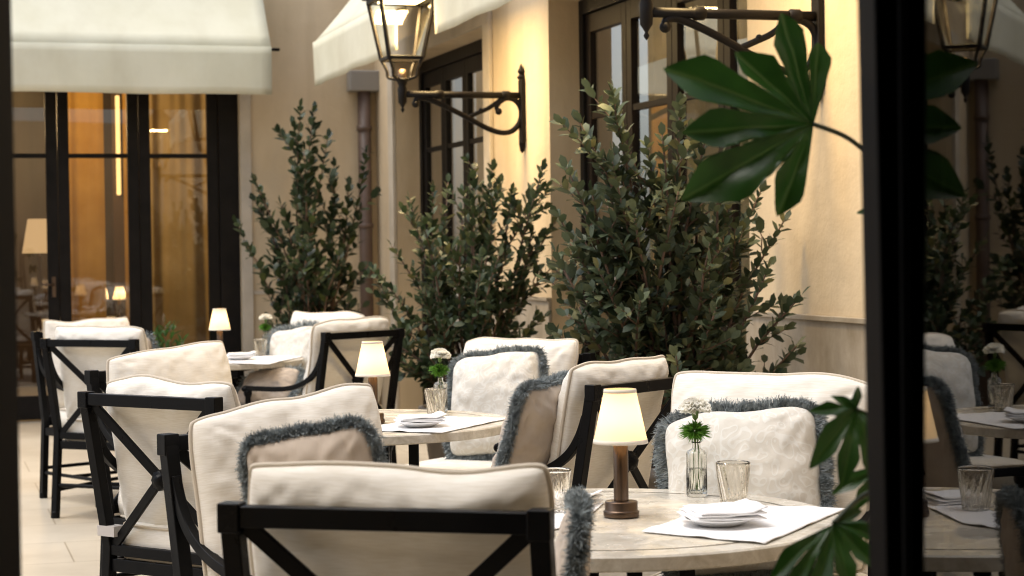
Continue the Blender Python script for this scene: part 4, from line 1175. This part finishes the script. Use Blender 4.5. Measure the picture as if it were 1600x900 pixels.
def fat_leaf(joint, tips_px, Y, tilt=(0, 0), seed=0, cup=.12, droop=.25, wid=.36, valley=.42, stem_from=None):
    J = P(joint[0], joint[1], Y); k = Y / F_PX
    t2 = [((x_ - joint[0]) * k, -(y_ - joint[1]) * k) for x_, y_ in tips_px]
    mb = palmate(t2, valley, .6, wid, 9, cup, droop, seed)
    mm = Matrix.Translation(J - Vector(fx)) @ Matrix.Rotation(R(90), 4, 'X') @ Matrix.Rotation(tilt[0], 4, 'X') @ Matrix.Rotation(tilt[1], 4, 'Y')
    lf = mb.build('leaf', M['leaf_fatsia'], ft, 0, mm)
    at = lf.data.attributes.new('vein', 'FLOAT', 'POINT'); at.data.foreach_set('value', mb.vein)
    if stem_from:
        a = P(*stem_from, Y + .06) - Vector(fx); j2 = J - Vector(fx)
        c = MB(); c.tube(smooth_path([a, a.lerp(j2, .5) + Vector((0, 0, .012)), j2], 6), .0038, 8)
        c.build('leaf_stalk', M['stalk_dark'], ft)
M['stalk_dark'] = mat('dark_leaf_stalk', (.03, .045, .02), .5)
fat_leaf((1270, 194), [(1228, 14), (1284, 62), (1150, 80), (1038, 106), (1064, 208), (1060, 314), (1212, 338)], 2.9, (R(-8), R(10)), 3, .16, .10, .68, .56, (1380, 262))
fat_leaf((1338, 640), [(1265, 640), (1262, 730), (1300, 615), (1345, 600), (1310, 760), (1370, 770), (1400, 690)], 2.75, (R(-30), R(5)), 5, .15, .3, .42, .45, (1395, 700))
fat_leaf((1302, 818), [(1195, 900), (1215, 930), (1260, 945), (1320, 935), (1365, 900), (1385, 850), (1350, 795)], 2.7, (R(-35), R(-5)), 7, .15, .25, .40, .45, (1392, 760))
fat_leaf((1375, 730), [(1330, 800), (1300, 770), (1380, 820), (1430, 780), (1440, 720)], 2.85, (R(-25), R(10)), 9, .15, .3, .4, .45, (1395, 690))
fat_leaf((1430, 330), [(1370, 250), (1340, 330), (1390, 430), (1450, 450), (1510, 400), (1520, 320), (1470, 240)], 3.0, (R(-40), R(10)), 11, .15, .3, .4, .45, (1395, 420))
fat_leaf((1450, 560), [(1380, 500), (1380, 600), (1430, 680), (1510, 650), (1540, 570), (1490, 480)], 3.05, (R(-45), R(10)), 13, .15, .3, .4, .45, (1395, 600))
tr = MB()
for (x_, y_, dx_) in ((0, 0, 0), (.03, .02, .02)):
    tr.tube(smooth_path([(x_, y_, .28), (x_ + dx_, y_, .8), (x_ - .01, y_, 1.2), (x_ + .005, y_ + .02, 1.55 - dx_ * 8)], 5), [.016 - .0005 * i for i in range(16)], 10)
tr.build('trunk', M['bark'], ft)
pt = MB(); pt.lathe([(.12, .005), (.13, .01), (.16, .30), (.175, .31), (.175, .34), (.155, .34), (.15, .29)], 40); pt.disc(.12, .006, 40, False)
po = pt.build('planter', M['pot'], ft); MB().disc(.152, .295, 40).build('soil', M['soil'], po)

# ------------------------------------------------------------------ dining room furniture behind the glass
def at_l(px, y): return WALL_L @ Vector((s_left(px, y), y, 0))
c = at_l(165, 1.6)
it = empty('dining_table', (c.x, c.y, 0), 'white-clothed table inside the dining room', 'table')
MB().lathe([(.6, .45), (.57, .735), (.56, .75), (0, .75)], 40, None, lambda t, i: 1 + (.03 * math.cos(9 * t) if i == 0 else 0)).build('tablecloth', M['cloth'], it)
MB().lathe([(.25, 0), (.25, .03), (.04, .05), (.04, .74)], 24).build('pedestal', M['frame_black'], it)
for i, (px, yy, lab) in enumerate(((148, 1.9, 'left one of three small lamps added to imitate reflections in the glazed doors'), (159, 1.55, 'middle one of three small lamps added to imitate reflections in the glazed doors'), (187, 1.4, 'right one of three small lamps added to imitate reflections in the glazed doors'))):
    p = at_l(px, yy)
    table_lamp(p.x, p.y, lab, .751, .75)  # added lamps, standing in for lamps mirrored in the door glass
p = at_l(62, 1.2)
fl = empty('floor_lamp', (p.x, p.y, 0), 'tall lamp with a tan shade behind the third glazed door', 'lamp')
MB().lathe([(0, 0), (.14, 0), (.14, .02), (.012, .03), (.012, 1.35)], 24).build('stand', M['brass'], fl)
M['tan_shade'] = emit('tan_lit_shade', (.9, .55, .25), .5)
MB().lathe([(.14, 1.33), (.09, 1.62)], 32).build('lamp_shade', M['tan_shade'], fl)
